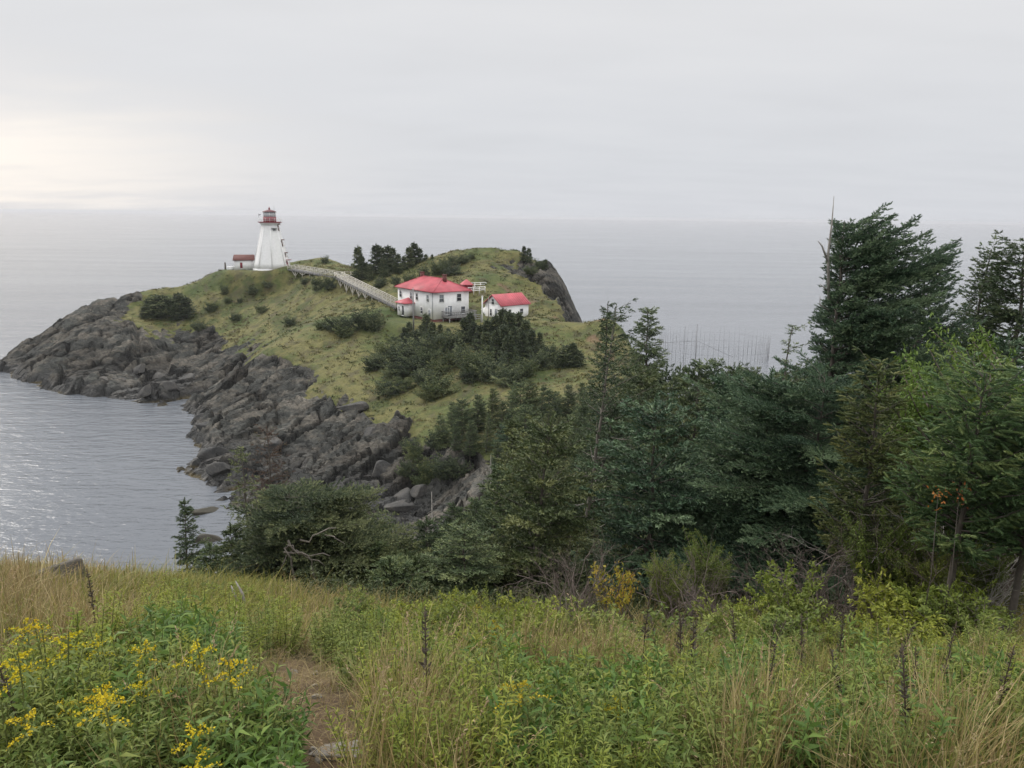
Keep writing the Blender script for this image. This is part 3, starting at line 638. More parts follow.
# red lookout behind the house with white ramp rails
gz = P(466.5, 292, 167); gz.z = Hs(gz.x, gz.y)
gt = P(466.5, 279.5, 167).z-gz.z
rz_ = thing('lookout_hut', 'small red roofed lookout hut behind the large house', 'hut', gz, R(20))
MB().lathe([(1.75, gt-1.1), (1.7, gt-1.0), (.15, gt)], 4, rot=R(45)).build('roof', m_roof, rz_)
for sx in (-1, 1):
    for sy in (-1, 1): MB().box((sx*.95, sy*.95, (gt-1)/2), (.16, .16, gt-1)).build('post', m_red, rz_)
MB().box((0, 0, .75), (1.8, 1.8, 1.5)).build('panelling', m_red, rz_)
def rail_fence(name, label, pts, posth, mat, n_rail=3):
    q = [Vector((a.x, a.y, a.z)) for a in pts]
    t = thing(name, label, 'fence', q[0])
    rails = MB(); 
    for a, b in zip(q[:-1], q[1:]):
        L = (b-a).length; k = max(1, round(L/1.6))
        for i in range(k+1):
            c = a.lerp(b, i/k)-q[0]; pm = MB().bar(c-Vector((0, 0, .5)), c+Vector((0, 0, posth)), .14); pm.build('post', mat, t)
        for r in range(n_rail):
            h = posth*(.35+.62*r/(n_rail-1)); rails.bar(a-q[0]+Vector((0, 0, h)), b-q[0]+Vector((0, 0, h)), .1, .14)
    rails.build('rail', mat, t)
    return t
def gpt(px, py, y0=100):
    return G(px, py, y0)
rail_fence('rail_fence', 'white wooden rail fence running right from the red lookout hut', [P(469, 288.5, 168), P(486, 288, 170)], 1.2, m_white_old)
rail_fence('rail_fence', 'lower white wooden rail fence just behind the large house roof', [P(468, 293, 164), P(485, 291.5, 166)], 1.1, m_white_old)
rail_fence('rail_fence', 'grey wooden fence between the large house and gabled cottage', [P(469, 320, 148), P(481, 321, 148)], 1.2, m_woodgrey)
# ---------------------------------------------------------------- boardwalk from the house to the lighthouse
A_, B_, D_ = P(291, 269.0, 202), P(338, 277.0, 186), P(399.5, 307.5, 158)
bw = thing('boardwalk', 'long pale wooden boardwalk with railings climbing to the lighthouse', 'boardwalk', A_)
segs = [(A_, B_), (B_, D_)]
def side(a, b): d = (b-a); return Vector((-d.y, d.x, 0)).normalized()
HW = .95
deck = MB()
for a, b in segs:
    d = (b-a); n = side(a, b); L = d.length; k = int(L/.22)
    for s_ in (-1, 1): deck.bar(a-A_+n*s_*HW*.9-Vector((0, 0, .2)), b-A_+n*s_*HW*.9-Vector((0, 0, .2)), .12, .25)
    for i in range(k):
        c = a.lerp(b, (i+.5)/k)-A_; deck.bar(c-n*HW, c+n*HW, .19, .05)
deck.box(B_-A_+Vector((1.2, .8, .06)), (4.4, 2.6, .08), 0.1)
deck.build('deck', m_woodgrey, bw)
for s_ in (-1, 1):
    for si, (a, b) in enumerate(segs):
        n = side(a, b); rb = MB()
        for h in (.45, .78, 1.12): rb.bar(a-A_+n*s_*HW+Vector((0, 0, h)), b-A_+n*s_*HW+Vector((0, 0, h)), .09, .13)
        ro = rb.build('railing', m_wood, bw)
        k = int((b-a).length/2.0)
        for i in range(k+1):
            c = a.lerp(b, i/k)-A_+n*s_*HW; MB().bar(c-Vector((0, 0, .2)), c+Vector((0, 0, 1.2)), .12).build('post', m_wood, ro)
spur = MB(); e0 = B_-A_+Vector((3.0, 1.6, 0))
for h in (.5, 1.05): spur.bar(B_-A_+Vector((-.4, 2, h)), e0+Vector((1.2, .6, h)), .1)
for f in (0, .33, .66, 1.0): c = (B_-A_+Vector((-.4, 2, 0))).lerp(e0+Vector((1.2, .6, 0)), f); spur.bar(c-Vector((0, 0, 1)), c+Vector((0, 0, 1.15)), .12)
spur.build('landing_rail', m_wood, bw)
for a, b in segs:
    n = side(a, b); L = (b-a).length; k = int(L/3.4)
    for i in range(1, k+1):
        c = a.lerp(b, i/(k+.3)); gz_ = Hs(c.x, c.y); drop = c.z-gz_
        if drop < .25: continue
        tb = MB()
        for s_ in (-1, 1): q = c-A_+n*s_*HW*.85; tb.bar(q-Vector((0, 0, .3)), (q.x, q.y, gz_-A_.z-.6), .15)
        dr = (b-a).normalized()
        if drop > .7:
            for s_ in (-1, 1):
                q = c-A_+n*s_*HW*.85; f = dr*1.5
                tb.bar((q.x, q.y, gz_-A_.z), (q+f)-Vector((0, 0, .35))+Vector((0, 0, 0)), .11); tb.bar((q.x, q.y, gz_-A_.z), (q-f)-Vector((0, 0, .35)), .11)
        tb.build('trestle', m_wood, bw)
# ---------------------------------------------------------------- fishing weir in the sea
wc = S(713, 357); wt = thing('fishing_weir', 'ring of tall thin stakes and netting standing in the sea', 'fishing weir', wc)
rs = np.random.default_rng(5); WR = 13.5
nst = 66; tops = []
for k in range(nst):
    a = 2*math.pi*k/nst; r_ = WR*(1+.05*math.sin(2*a+.4)); x, y = r_*1.08*math.cos(a), r_*math.sin(a)
    h = rs.uniform(5.2, 7.4); lx, ly = rs.normal(0, .12, 2); tops.append((x, y))
    MB().tube([(x, y, -3), (x+lx*.5, y+ly*.5, h*.5), (x+lx, y+ly, h)], [.04, .035, .02], 5).build('stake', m_stake, wt)
nb = MB()
for h in (2.6, 4.9):
    for k in range(nst):
        a, b = tops[k], tops[(k+1) % nst]; nb.bar((*a, h), (*b, h), .03)
for k in range(nst):
    a, b = tops[k], tops[(k+1) % nst]
    for f in (.5,): p_ = (a[0]+(b[0]-a[0])*f, a[1]+(b[1]-a[1])*f); nb.bar((*p_, -1), (*p_, rs.uniform(2.4, 4.6)), .018)
nb.build('netting', m_stake, wt)
for px, py, r_, Y in ((697.5, 324, .10, 176), (685.5, 326, .055, 179)):
    a = P(px, py, Y)-wc; MB().tube([(a.x, a.y, -3), (a.x, a.y, a.z*.5), (a.x, a.y, a.z)], [r_*1.2, r_, r_*.8], 6).build('tall_stake', m_stake, wt)
a = P(697.5, 341, 176)-wc; b = P(733, 357, 180)-wc; c = P(655, 343, 186)-wc
MB().bar(a, b, .06).bar(a, c, .06).build('stay_rope', m_stake, wt)
# ---------------------------------------------------------------- loose rocks
def rock_material():
    m, t, b = new_mat('shore_rock')
    g = N('ShaderNodeNewGeometry', t); c = N('ShaderNodeTexCoord', t); sp = N('ShaderNodeSeparateXYZ', t); t.links.new(g.outputs['Position'], sp.inputs[0])
    n1 = N('ShaderNodeTexNoise', t); n1.inputs['Scale'].default_value = 0.5; n1.inputs['Detail'].default_value = 8; t.links.new(g.outputs['Position'], n1.inputs['Vector'])
    n2 = N('ShaderNodeTexNoise', t); n2.inputs['Scale'].default_value = 3.5; n2.inputs['Detail'].default_value = 9; n2.inputs['Roughness'].default_value = .7; t.links.new(g.outputs['Position'], n2.inputs['Vector'])
    col = ramp(t, n1.outputs[0], [(.3, (.036, .038, .039)), (.55, (.070, .068, .064)), (.75, (.105, .097, .085))])
    col = mixc(t, 1.0, col, ramp(t, n2.outputs[0], [(.3, (.55, .55, .56)), (.7, (1.4, 1.36, 1.3))]), 'MULTIPLY')
    wet = M(t, 'SUBTRACT', 1.0, M(t, 'DIVIDE', M(t, 'SUBTRACT', sp.outputs[2], .5), 1.0, clamp=True), clamp=True)
    col = mixc(t, M(t, 'MULTIPLY', wet, .75), col, (.04, .034, .018))
    t.links.new(col, b.inputs['Base Color']); b.inputs['Roughness'].default_value = .85
    bp = N('ShaderNodeBump', t); bp.inputs['Strength'].default_value = .7; bp.inputs['Distance'].default_value = .2
    t.links.new(n2.outputs[0], bp.inputs['Height']); t.links.new(bp.outputs[0], b.inputs['Normal'])
    return m
m_rock = rock_material()
m_stone = plain('pale_stone', (0.24, 0.22, 0.19), 0.9, 0.25, 14, bump=.4)
def boulder_mesh(seed, cuts=11, lvl=4):
    import bmesh
    rg = np.random.default_rng(seed); bm = bmesh.new(); bmesh.ops.create_icosphere(bm, subdivisions=lvl, radius=1.0)
    V = np.array([v.co for v in bm.verts]); F = [[v.index for v in f.verts] for f in bm.faces]; bm.free()
    for k in range(cuts):
        n = rg.normal(size=3); n /= np.linalg.norm(n); d = rg.uniform(.42, .8)
        s = V@n-d; V = V-np.where(s > 0, s, 0)[:, None]*n*0.96
    V += 0.035*np.stack([fbm(V[:, 0]*4+V[:, 2]*3, V[:, 1]*4-V[:, 2]*2, seed+i, 4) for i in range(3)], -1)
    return raw_mesh('boulder', V, [F], None, False)
BM = [boulder_mesh(300+i) for i in range(6)]
rs = np.random.default_rng(17)
def boulder(p, s, label, group=None, name='boulder', mi=None, sink=.35, mat=None):
    o = bpy.data.objects.new(name, BM[int(rs.integers(6)) if mi is None else mi]); COL.objects.link(o)
    if not o.data.materials: o.data.materials.append(m_rock)
    if mat: o.material_slots[0].link = 'OBJECT'; o.material_slots[0].material = mat
    sx, sy, sz = s if isinstance(s, tuple) else (s*rs.uniform(.9, 1.5), s*rs.uniform(.8, 1.1), s*rs.uniform(.55, .85))
    o.scale = (sx, sy, sz); o.rotation_euler = (rs.uniform(-.25, .25), rs.uniform(-.35, .35), rs.uniform(-.5, .9))
    o.location = (p[0], p[1], p[2]+sz*(1-2*sink)); return tag(o, label, 'rock', group)
def crest(px, py, Y): return P(px, py, Y)
# big slabs at the water under the lighthouse point
for px, py, s in ((142, 386, 2.1), (165, 381, 2.6), (147, 399, 2.0), (172, 396, 2.4), (120, 388, 1.5), (186, 385, 2.2), (104, 388, 1.6)):
    q = G(px, py, 60); boulder(q, s, 'rounded grey boulder at the waterline below the lighthouse point', 'boulders under the lighthouse point', sink=.4)
for px, py, s in ((208, 440, 2.0), (214, 462, 2.4), (222, 478, 2.0), (206, 418, 1.6), (270, 455, 1.7), 
                  (385, 470, 2.2), (404, 492, 2.4), (424, 488, 1.5), (418, 508, 1.8), (398, 512, 1.6), (440, 498, 1.5), (372, 440, 2.3), (352, 414, 2.0), (445, 470, 1.9)):
    q = G(px, py, 50); boulder(q, s, 'grey fractured block on the rocky slope above the cove', 'blocks on the cove slope', sink=.55)
q = S(205, 512); boulder((q.x, q.y, -.3), (2.4, 1.5, .9), 'low brown rock awash in the cove, farther of two', sink=.4)
q = S(210, 540); boulder((q.x, q.y, -.3), (2.2, 1.7, .9), 'low weedy rock awash in the cove, nearer of two', sink=.4)
q = P(62, 566, 8.3); boulder((q.x, q.y, q.z-.1), (.40, .3, .22), 'brown rock on the bluff rim above the water', sink=.55, mi=4)
q = G(344, 757); boulder((q.x, q.y, q.z), (.17, .1, .05), 'flat pale stone set in the dirt path', sink=.3, name='stone', mi=2, mat=m_stone)
q = G(692, 771); boulder((q.x, q.y, q.z), (.09, .07, .08), 'small grey stone among grass at the picture bottom', sink=.2, name='stone', mi=3, mat=m_stone)
# ================================================================== TREES AND SHRUBS
m_bark = plain('spruce_bark', (0.095, 0.082, 0.07), 0.9, 0.3, 9, bump=.5)
m_deadwood = plain('dead_wood', (0.29, 0.27, 0.245), 0.9, 0.25, 12)
m_paletrunk = plain('pale_bark', (0.17, 0.15, 0.128), 0.9, 0.35, 7, bump=.4)
m_deadtwig = plain('dead_twigs', (0.15, 0.12, 0.105), 0.9, 0.3, 12)
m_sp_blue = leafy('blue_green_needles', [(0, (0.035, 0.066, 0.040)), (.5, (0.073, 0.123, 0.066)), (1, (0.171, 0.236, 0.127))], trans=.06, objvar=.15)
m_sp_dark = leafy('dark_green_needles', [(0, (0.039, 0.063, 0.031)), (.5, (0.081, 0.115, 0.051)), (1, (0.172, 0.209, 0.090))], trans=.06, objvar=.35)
m_sp_olive = leafy('olive_needles', [(0, (0.040, 0.060, 0.025)), (.5, (0.083, 0.110, 0.043)), (1, (0.185, 0.204, 0.084))], trans=.08, objvar=.22)
m_sp_bright = leafy('young_spruce_needles', [(0, (0.043, 0.081, 0.034)), (.5, (0.106, 0.180, 0.072)), (1, (0.236, 0.298, 0.111))], trans=.15, objvar=.1)
m_sp_tip = leafy('olive_tip_needles', [(0, (0.040, 0.062, 0.026)), (.5, (0.090, 0.122, 0.042)), (1, (0.200, 0.215, 0.080))], trans=.15, objvar=.1)
m_sp_far = leafy('headland_needles', [(0, (0.028, 0.044, 0.025)), (.5, (0.064, 0.088, 0.044)), (1, (0.170, 0.195, 0.092))], trans=.08, objvar=.3)
m_sp_rust = leafy('rusty_needles', [(0, (0.05, 0.030, 0.022)), (.6, (0.10, 0.062, 0.042)), (1, (0.06, 0.07, 0.03))], trans=.1, objvar=.15)
m_leaf_lime = leafy('lime_leaves', [(0, (0.126, 0.168, 0.026)), (.5, (0.234, 0.282, 0.043)), (1, (0.360, 0.384, 0.072))], trans=.35, objvar=.12)
m_leaf_fresh = leafy('fresh_green_leaves', [(0, (0.075, 0.120, 0.024)), (.5, (0.145, 0.215, 0.042)), (1, (0.25, 0.32, 0.075))], trans=.32, objvar=.12)
m_leaf_mid = leafy('green_leaves', [(0, (0.088, 0.125, 0.027)), (.5, (0.163, 0.213, 0.045)), (1, (0.275, 0.306, 0.075))], trans=.32, objvar=.2)
m_leaf_yel = leafy('yellowing_leaves', [(0, (0.24, 0.26, 0.03)), (.5, (0.40, 0.34, 0.04)), (1, (0.52, 0.30, 0.05))], trans=.35, objvar=.1)
m_leaf_orange = leafy('orange_leaves', [(0, (0.45, 0.13, 0.03)), (1, (0.6, 0.24, 0.09))], trans=.4, objvar=.1)

def brush_mesh(name, pos, dr, L, tint, K, rng, nl=.33, wd=.085):
    """needled twigs: K narrow needle tufts round each twig axis"""
    n = len(pos)
    dr = dr/(np.linalg.norm(dr, axis=1, keepdims=True)+1e-9)
    a = np.cross(dr, np.array([0.13, 0.29, 0.95])); a /= np.linalg.norm(a, axis=1, keepdims=True)+1e-9
    b = np.cross(dr, a)
    V = np.empty((n, K, 3, 3), np.float32)
    ph0 = rng.uniform(0, 6.28, n)
    for k in range(K):
        s = k/K*.85; ph = ph0+k*2.4+rng.normal(0, .3, n)
        rad = a*np.cos(ph)[:, None]+b*np.sin(ph)[:, None]; tan = -a*np.sin(ph)[:, None]+b*np.cos(ph)[:, None]
        r_ = nl*(1-.35*s)*(.45 if k == K-1 else 1)
        base = pos+dr*(s*L)[:, None]; tip = base+(dr*.34+rad*r_)*L[:, None]
        w_ = (wd*L)[:, None]
        V[:, k, 0] = base-tan*w_-dr*w_; V[:, k, 1] = base+tan*w_+dr*w_*1.5; V[:, k, 2] = tip
    F = np.arange(n*K*3).reshape(-1, 3)
    return raw_mesh(name, V.reshape(-1, 3), [F], {'tint': np.repeat(np.clip(tint, 0, 1), K*3)})

def conifer(seed, h, Rb, whorls=20, per=6, t0=.12, lean=(0, 0), wind=0.0, waz=0.0, twig=.13, space=.12, K=7, droop=.25, pw=.85, tipup=.2, gap=.08, trunk_r=None, e0=.05, e1=.75, bare_tip=0.0, limbs=True, nl=.33, wd=.085, subl=.5, btv=.13, up=.0):
    rng = np.random.default_rng(seed); tb = MB(); pos = []; dr = []; LL = []; tn = []
    tr = trunk_r or h*.016
    ts = np.linspace(0, 1, 14)
    wob = np.cumsum(rng.normal(0, .006*h, (14, 2)), axis=0)*.6
    axx = lean[0]*h*ts**1.6+wob[:, 0]; axy = lean[1]*h*ts**1.6+wob[:, 1]
    tb.tube(np.c_[axx, axy, ts*h-(ts == 0)*.5], tr*(1-ts*.93), 7)
    for w_ in range(whorls):
        tw = t0+(1-bare_tip-t0)*((w_+.2)/whorls)
        for k in range(per):
            t = min(.995, max(t0, tw+rng.uniform(-.5, .5)/whorls))
            az = 2*math.pi*(k/per)+w_*1.1+rng.uniform(-.4, .4)
            if rng.random() < gap: continue
            wf = max(.12, 1+wind*math.cos(az-waz))
            shp = max(.05, (1-t))**pw*min(1, .55+(t-t0)/.25)
            L = Rb*shp*wf*rng.uniform(.6, 1.18)
            if L < .05*Rb: L = .06*Rb
            if wind: 
                d_ = (waz-az+math.pi) % (2*math.pi)-math.pi; az = az+.22*wind*d_
            e = e0+(e1-e0)*t+rng.normal(0, .10)
            o = np.array([np.interp(t, ts, axx), np.interp(t, ts, axy), t*h])
            hd = np.array([math.cos(az), math.sin(az), 0]); lat = np.array([-math.sin(az), math.cos(az), 0])
            cv = rng.normal(0, .12); bt = rng.normal(0, btv)
            def at(s): s = np.asarray(s)[..., None]; return o+hd*(L*s)+lat*(L*cv*s*s)+np.array([0, 0, 1])*L*(e*s-droop*s*s+tipup*s**3)
            if limbs: tb.tube(at(np.array([0, .35, .7, 1.0])), [max(.006, tr*.38*(1-t)), tr*.24*(1-t)+.004, tr*.14*(1-t)+.003, .003], 4, False)
            # twigs both sides
            m = max(3, int(L/space))
            s = np.linspace(.16, 1, m)+rng.uniform(-.03, .03, m)
            for sgn in (-1, 1):
                l = L*subl*np.clip(1.05-s, 0, 1)**.75*rng.uniform(.55, 1.15, m)+twig*.6
                q0 = at(s); dd = hd*.72+lat*sgn*.75+np.c_[np.zeros(m), np.zeros(m), rng.normal(.05, .20, m)]
                nsub = np.maximum(1, (l/(twig*.62)).astype(int))
                for j in range(int(nsub.max())):
                    mk = nsub > j
                    f = (j+.3)/nsub[mk]
                    jit = rng.normal(0, .30, (mk.sum(), 3))*np.array([1, 1, .6]); side = (1 if j % 2 else -1)
                    p_ = q0[mk]+dd[mk]*(l[mk]*f)[:, None]; p_[:, 2] -= .10*l[mk]*f*f
                    pos.append(p_); dr.append(dd[mk]+lat*0+np.cross(dd[mk], np.array([0, 0, 1.]))*side*.45+jit+np.array([0, 0, up])*rng.random((mk.sum(), 1)))
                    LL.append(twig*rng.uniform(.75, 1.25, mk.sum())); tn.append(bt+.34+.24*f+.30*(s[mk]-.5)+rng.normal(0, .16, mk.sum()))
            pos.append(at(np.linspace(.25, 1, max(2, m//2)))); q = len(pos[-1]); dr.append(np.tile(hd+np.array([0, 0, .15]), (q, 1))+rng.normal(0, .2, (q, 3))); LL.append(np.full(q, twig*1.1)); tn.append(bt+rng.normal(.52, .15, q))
    q = 6; tt = np.linspace(.9, .99, q)*(1-bare_tip)
    pos.append(np.c_[np.interp(tt, ts, axx), np.interp(tt, ts, axy), tt*h]); dr.append(np.tile([0, 0, 1.], (q, 1))+rng.normal(0, .15, (q, 3))); LL.append(np.full(q, twig*1.1)); tn.append(np.full(q, .5))
    pos = np.concatenate(pos); dr = np.concatenate(dr); LL = np.concatenate(LL); tn = np.concatenate(tn)
    trunk = raw_mesh('trunk', np.concatenate(tb.V), list(tb.F.values()), None, True)
    crown = brush_mesh('crown', pos, dr, LL, tn, K, rng, nl, wd)
    return trunk, crown, len(pos)
def place_tree(name, label, trunk, crown, mat, loc, rz=0., sc=1., group=None, bark=None, cat='tree', tilt=(0, 0)):
    t = thing(name, label, cat, loc, rz, group); t.rotation_euler = (tilt[0], tilt[1], rz)
    t.scale = (sc, sc, sc) if isinstance(sc, (int, float)) else sc
    link('trunk', trunk, bark or m_bark, t); c = link('crown', crown, None, t)
    if not crown.materials: crown.materials.append(mat)
    if crown.materials[0] != mat: c.material_slots[0].link = 'OBJECT'; c.material_slots[0].material = mat
    return t
# ---- leafy bushes
def leaf_mesh(name, pos, dr, L, tint, rng, ratio=.42, fold=.18):
    """four-sided pointed leaves"""
    n = len(pos); dr = dr/(np.linalg.norm(dr, axis=1, keepdims=True)+1e-9)
    up = rng.normal(0, .6, (n, 3))+np.array([0, 0, 1.]); sd_ = np.cross(dr, up); sd_ /= np.linalg.norm(sd_, axis=1, keepdims=True)+1e-9
    nn = np.cross(sd_, dr); L = L[:, None]
    V = np.stack([pos, pos+dr*L*.45+sd_*L*ratio*.5+nn*L*fold*.3, pos+dr*L-nn*L*fold, pos+dr*L*.45-sd_*L*ratio*.5+nn*L*fold*.3], 1).astype(np.float32)
    F = np.arange(n*4).reshape(-1, 4)
    return raw_mesh(name, V.reshape(-1, 3), [F], {'tint': np.repeat(np.clip(tint, 0, 1), 4)})
def bush(seed, h, Rr, stems=14, leaf=.07, dens=60, spread=.8, ratio=.42, droop=.3, branch=3):
    rng = np.random.default_rng(seed); tb = MB(); pos = []; dr = []; tn = []
    for i in range(stems):
        az = rng.uniform(0, 6.28); sp = spread*math.sqrt(rng.random()); hh = h*rng.uniform(.65, 1.05)*(1-.35*sp)
        def crv(s): s = np.asarray(s)[..., None]; return np.array([0, 0, 0.])+np.array([math.cos(az), math.sin(az), 0])*Rr*sp*(s**1.3)+np.array([0, 0, 1.])*hh*(s-.08*s*s)
        tb.tube(crv(np.linspace(0, 1, 5))-np.array([0, 0, .1]), np.linspace(.012*h, .003*h, 5), 4, False)
        for j in range(branch):
            s0 = rng.uniform(.3, .9); a2 = az+rng.uniform(-2, 2); l = h*.32*rng.uniform(.5, 1.1); o = crv(s0); d = np.array([math.cos(a2)*.8, math.sin(a2)*.8, .7])
            tb.tube(np.stack([o, o+d*l*.5, o+d*l+np.array([0, 0, -.05*l])]), [.005*h, .004*h, .002*h], 3, False)
            m = dens; s = rng.random(m)**.7; p_ = o+d*l*s[:, None]; pos.append(p_+rng.normal(0, .05*l, (m, 3))); dr.append(d*.5+rng.normal(0, .6, (m, 3))-np.array([0, 0, droop])); tn.append(rng.normal(.45, .2, m)+.2*(s-.5))
        m = dens; s = .35+.65*rng.random(m); pos.append(crv(s)); dr.append(rng.normal(0, .7, (m, 3))+np.array([math.cos(az)*.3, math.sin(az)*.3, -droop+.2])); tn.append(rng.normal(.45, .2, m))
    pos = np.concatenate(pos); dr = np.concatenate(dr); tn = np.concatenate(tn)
    return raw_mesh('stem', np.concatenate(tb.V), list(tb.F.values()), None, True), leaf_mesh('foliage', pos, dr, leaf*rng.uniform(.6, 1.25, len(pos)), tn, rng, ratio)
def place_bush(name, label, st, fo, mat, loc, rz=0, sc=1., group=None, cat='shrub', wood=None):
    t = thing(name, label, cat, loc, rz, group); t.scale = (sc, sc, sc) if isinstance(sc, (int, float)) else sc
    link('stem', st, wood or m_deadtwig, t); c = link('foliage', fo, None, t)
    if not fo.materials: fo.materials.append(mat)
    if fo.materials[0] != mat: c.material_slots[0].link = 'OBJECT'; c.material_slots[0].material = mat
    return t
# ---- dead brush
def twiggy(seed, h, spread, stems=7, depth=4, r=.012):
    rng = np.random.default_rng(seed); tb = MB()
    def grow(o, d, L, r, k):
        n = 4; pts = [o]; dd = d.copy()
        for i in range(n): dd = dd+rng.normal(0, .16, 3); dd /= np.linalg.norm(dd); pts.append(pts[-1]+dd*L/n)
        tb.tube(np.array(pts), np.linspace(r, r*.55, n+1), 4 if r > .004 else 3, False)
        if k == 0: return
        for i in range(rng.integers(2, 4)):
            s = rng.integers(1, n+1); q = dd+rng.normal(0, .55, 3); q[2] += .12; q /= np.linalg.norm(q)
            grow(pts[s], q, L*rng.uniform(.5, .8), max(.0016, r*.55), k-1)
    for i in range(stems):
        a = rng.uniform(0, 6.28); q = np.array([math.cos(a)*spread, math.sin(a)*spread, 1.]); q /= np.linalg.norm(q)
        grow(np.array([rng.normal(0, .08), rng.normal(0, .08), -.1]), q, h*rng.uniform(.4, .6), r, depth)
    return raw_mesh('twigs', np.concatenate(tb.V), list(tb.F.values()), None, True)
def solo(name, me, mat, label, cat, loc, rz=0, sc=1., group=None):
    o = link(name, me, mat); o.location = loc; o.rotation_euler = (0, 0, rz); o.scale = (sc, sc, sc); return tag(o, label, cat, group)

# ---------------------------------------------------------------- hero trees on the right
def base_at(px, Y):
    q = P(px, 384, Y); return Vector((q.x, q.y, Hs(q.x, q.y)))
def top_h(b, px, py): return P(px, py, b.y).z-b.z
b = base_at(823, 16.5); hh = top_h(b, 826, 222)
T, C, n_ = conifer(11, hh, 1.7, whorls=20, per=17, t0=.12, lean=(.0, 0), wind=.82, waz=0.0, twig=.10, space=.055, K=13, wd=.07, nl=.30, subl=.46, up=.9, btv=.17, droop=.22, pw=.34, tipup=.24, gap=.13, e0=-.05, e1=.50, trunk_r=.11)
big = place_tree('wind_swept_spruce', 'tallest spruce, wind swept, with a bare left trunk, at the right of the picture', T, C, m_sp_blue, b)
sp_ = MB(); q = P(826, 290, 16.3)-b
sp_.tube([P(829, 300, 16.4)-b, P(828, 255, 16.4)-b, P(832, 222, 16.4)-b, P(834, 196, 16.4)-b], [.035, .028, .016, .005], 5)
sp_.tube([P(828, 262, 16.4)-b, P(822, 246, 16.4)-b, P(818, 241, 16.4)-b], [.03, .02, .008], 4); sp_.tube([P(827, 290, 16.4)-b, P(820, 284, 16.4)-b], [.02, .006], 4); sp_.tube([P(829, 310, 16.4)-b, P(820, 305, 16.4)-b, P(820, 296, 16.4)-b], [.02, .016, .006], 4)
sp_.build('dead_spike', m_deadwood, big, True)
b = base_at(912, 18.5); hh = top_h(b, 920, 250)
T, C, n_ = conifer(12, hh, 1.45, whorls=17, per=15, t0=.1, lean=(.01, 0), wind=.6, waz=0.0, twig=.10, space=.06, K=12, wd=.07, nl=.30, subl=.46, up=.9, btv=.17, droop=.2, pw=.5, tipup=.26, gap=.12, e0=-.05, e1=.75)
place_tree('wind_swept_spruce', 'blue green spruce leaning right just behind the tallest spruce', T, C, m_sp_blue, b)
b = base_at(815, 14.5); hh = top_h(b, 815, 372)
T, C, n_ = conifer(13, hh, 2.9, whorls=12, per=12, t0=.05, lean=(.0, 0), wind=.3, waz=math.pi, twig=.10, space=.065, K=14, wd=.055, nl=.28, subl=.40, up=.8, btv=.18, droop=.32, pw=.45, tipup=.25, e0=-.1, e1=.5)
place_tree('spruce', 'broad blue green spruce skirting the foot of the tallest spruce', T, C, m_sp_blue, b)
b = base_at(745, 17); hh = top_h(b, 745, 415)
T, C, n_ = conifer(14, hh, 2.2, whorls=13, per=11, t0=.06, twig=.11, space=.07, K=13, wd=.06, nl=.28, subl=.42, up=.8, btv=.18, droop=.3, pw=.5, tipup=.25, wind=.25, waz=0)
place_tree('spruce', 'rounded blue green spruce left of the tallest spruce', T, C, m_sp_blue, b)
T2, C2 = T, C
b = base_at(968, 22); hh = top_h(b, 968, 251)
T, C, n_ = conifer(15, hh, 1.3, whorls=24, per=9, t0=.12, lean=(.02, 0), wind=.3, waz=0, twig=.13, space=.10, K=11, up=.6, droop=.2, pw=.40, tipup=.25, gap=.18, bare_tip=.0)
place_tree('spruce', 'narrow dark spruce with a tufted top right of the leaning spruce', T, C, m_sp_dark, b)
b = base_at(1016, 21); hh = top_h(b, 1020, 247)
place_tree('spruce', 'dark spruce cut by the right edge of the picture', T, C, m_sp_dark, b, 2.2, (1.35, 1.35, hh/(top_h(base_at(968, 22), 968, 251))))
# young bright spruces nearer, right
for i, (px, Y, pyt, rb_, lab, mt, sd) in enumerate(((882, 10.8, 368, .85, 'young spruce with olive tipped shoots in front of the tallest spruce', m_sp_tip, 21), (978, 9.4, 366, 1.15, 'young spruce with fat bright green shoots at the right edge', m_sp_bright, 22), (1045, 9.2, 385, 1.0, 'bright green young spruce cut off by the right edge', m_sp_bright, 23))):
    b = base_at(px, Y); hh = top_h(b, px, pyt)
    T, C, n_ = conifer(sd, hh, rb_, whorls=9, per=12, t0=.26 if sd == 21 else .36, twig=.12, space=.075, K=26, droop=.2, pw=.42, tipup=.35, e0=.1, e1=.8, nl=.20, wd=.05, subl=.42)
    place_tree('young_spruce', lab, T, C, mt, b)
# tall thin spruce with pale trunk
b = base_at(588, 22); hh = top_h(b, 611, 305)
T, C, n_ = conifer(31, hh, 1.6, whorls=18, per=5, t0=.26, lean=(.075, 0), wind=.45, waz=0, twig=.17, space=.17, K=7, droop=.2, pw=.55, tipup=.2, gap=.25, trunk_r=.085)
tt_ = place_tree('tall_spruce', 'tall thin spruce with pale bare lower trunk above the yellow bush', T, C, m_sp_dark, b, bark=m_paletrunk)
for t, a, l in ((.18, 0.2, .7), (.27, 2.9, .5), (.13, 3.3, .5), (.45, .1, .8), (.36, 3.0, .4)):
    o = np.array([.075*hh*t**1.6, 0, t*hh]); d = np.array([math.cos(a), math.sin(a)*.3, .15]); sn = MB(); sn.tube(np.stack([o, o+d*l*.6-np.array([0, 0, .12]), o+d*l]), [.02, .014, .005], 4); sn.build('dead_limb', m_deadwood, tt_, True)
b = base_at(604, 30); hh = top_h(b, 617, 303)
place_tree('tall_spruce', 'slender dark spruce spire just right of the pale trunk', *conifer(32, hh, 1.3, whorls=24, per=5, t0=.2, twig=.2, space=.15, K=6, pw=.8)[:2], m_sp_dark, b)
b = base_at(645, 38); hh = top_h(b, 645, 309)
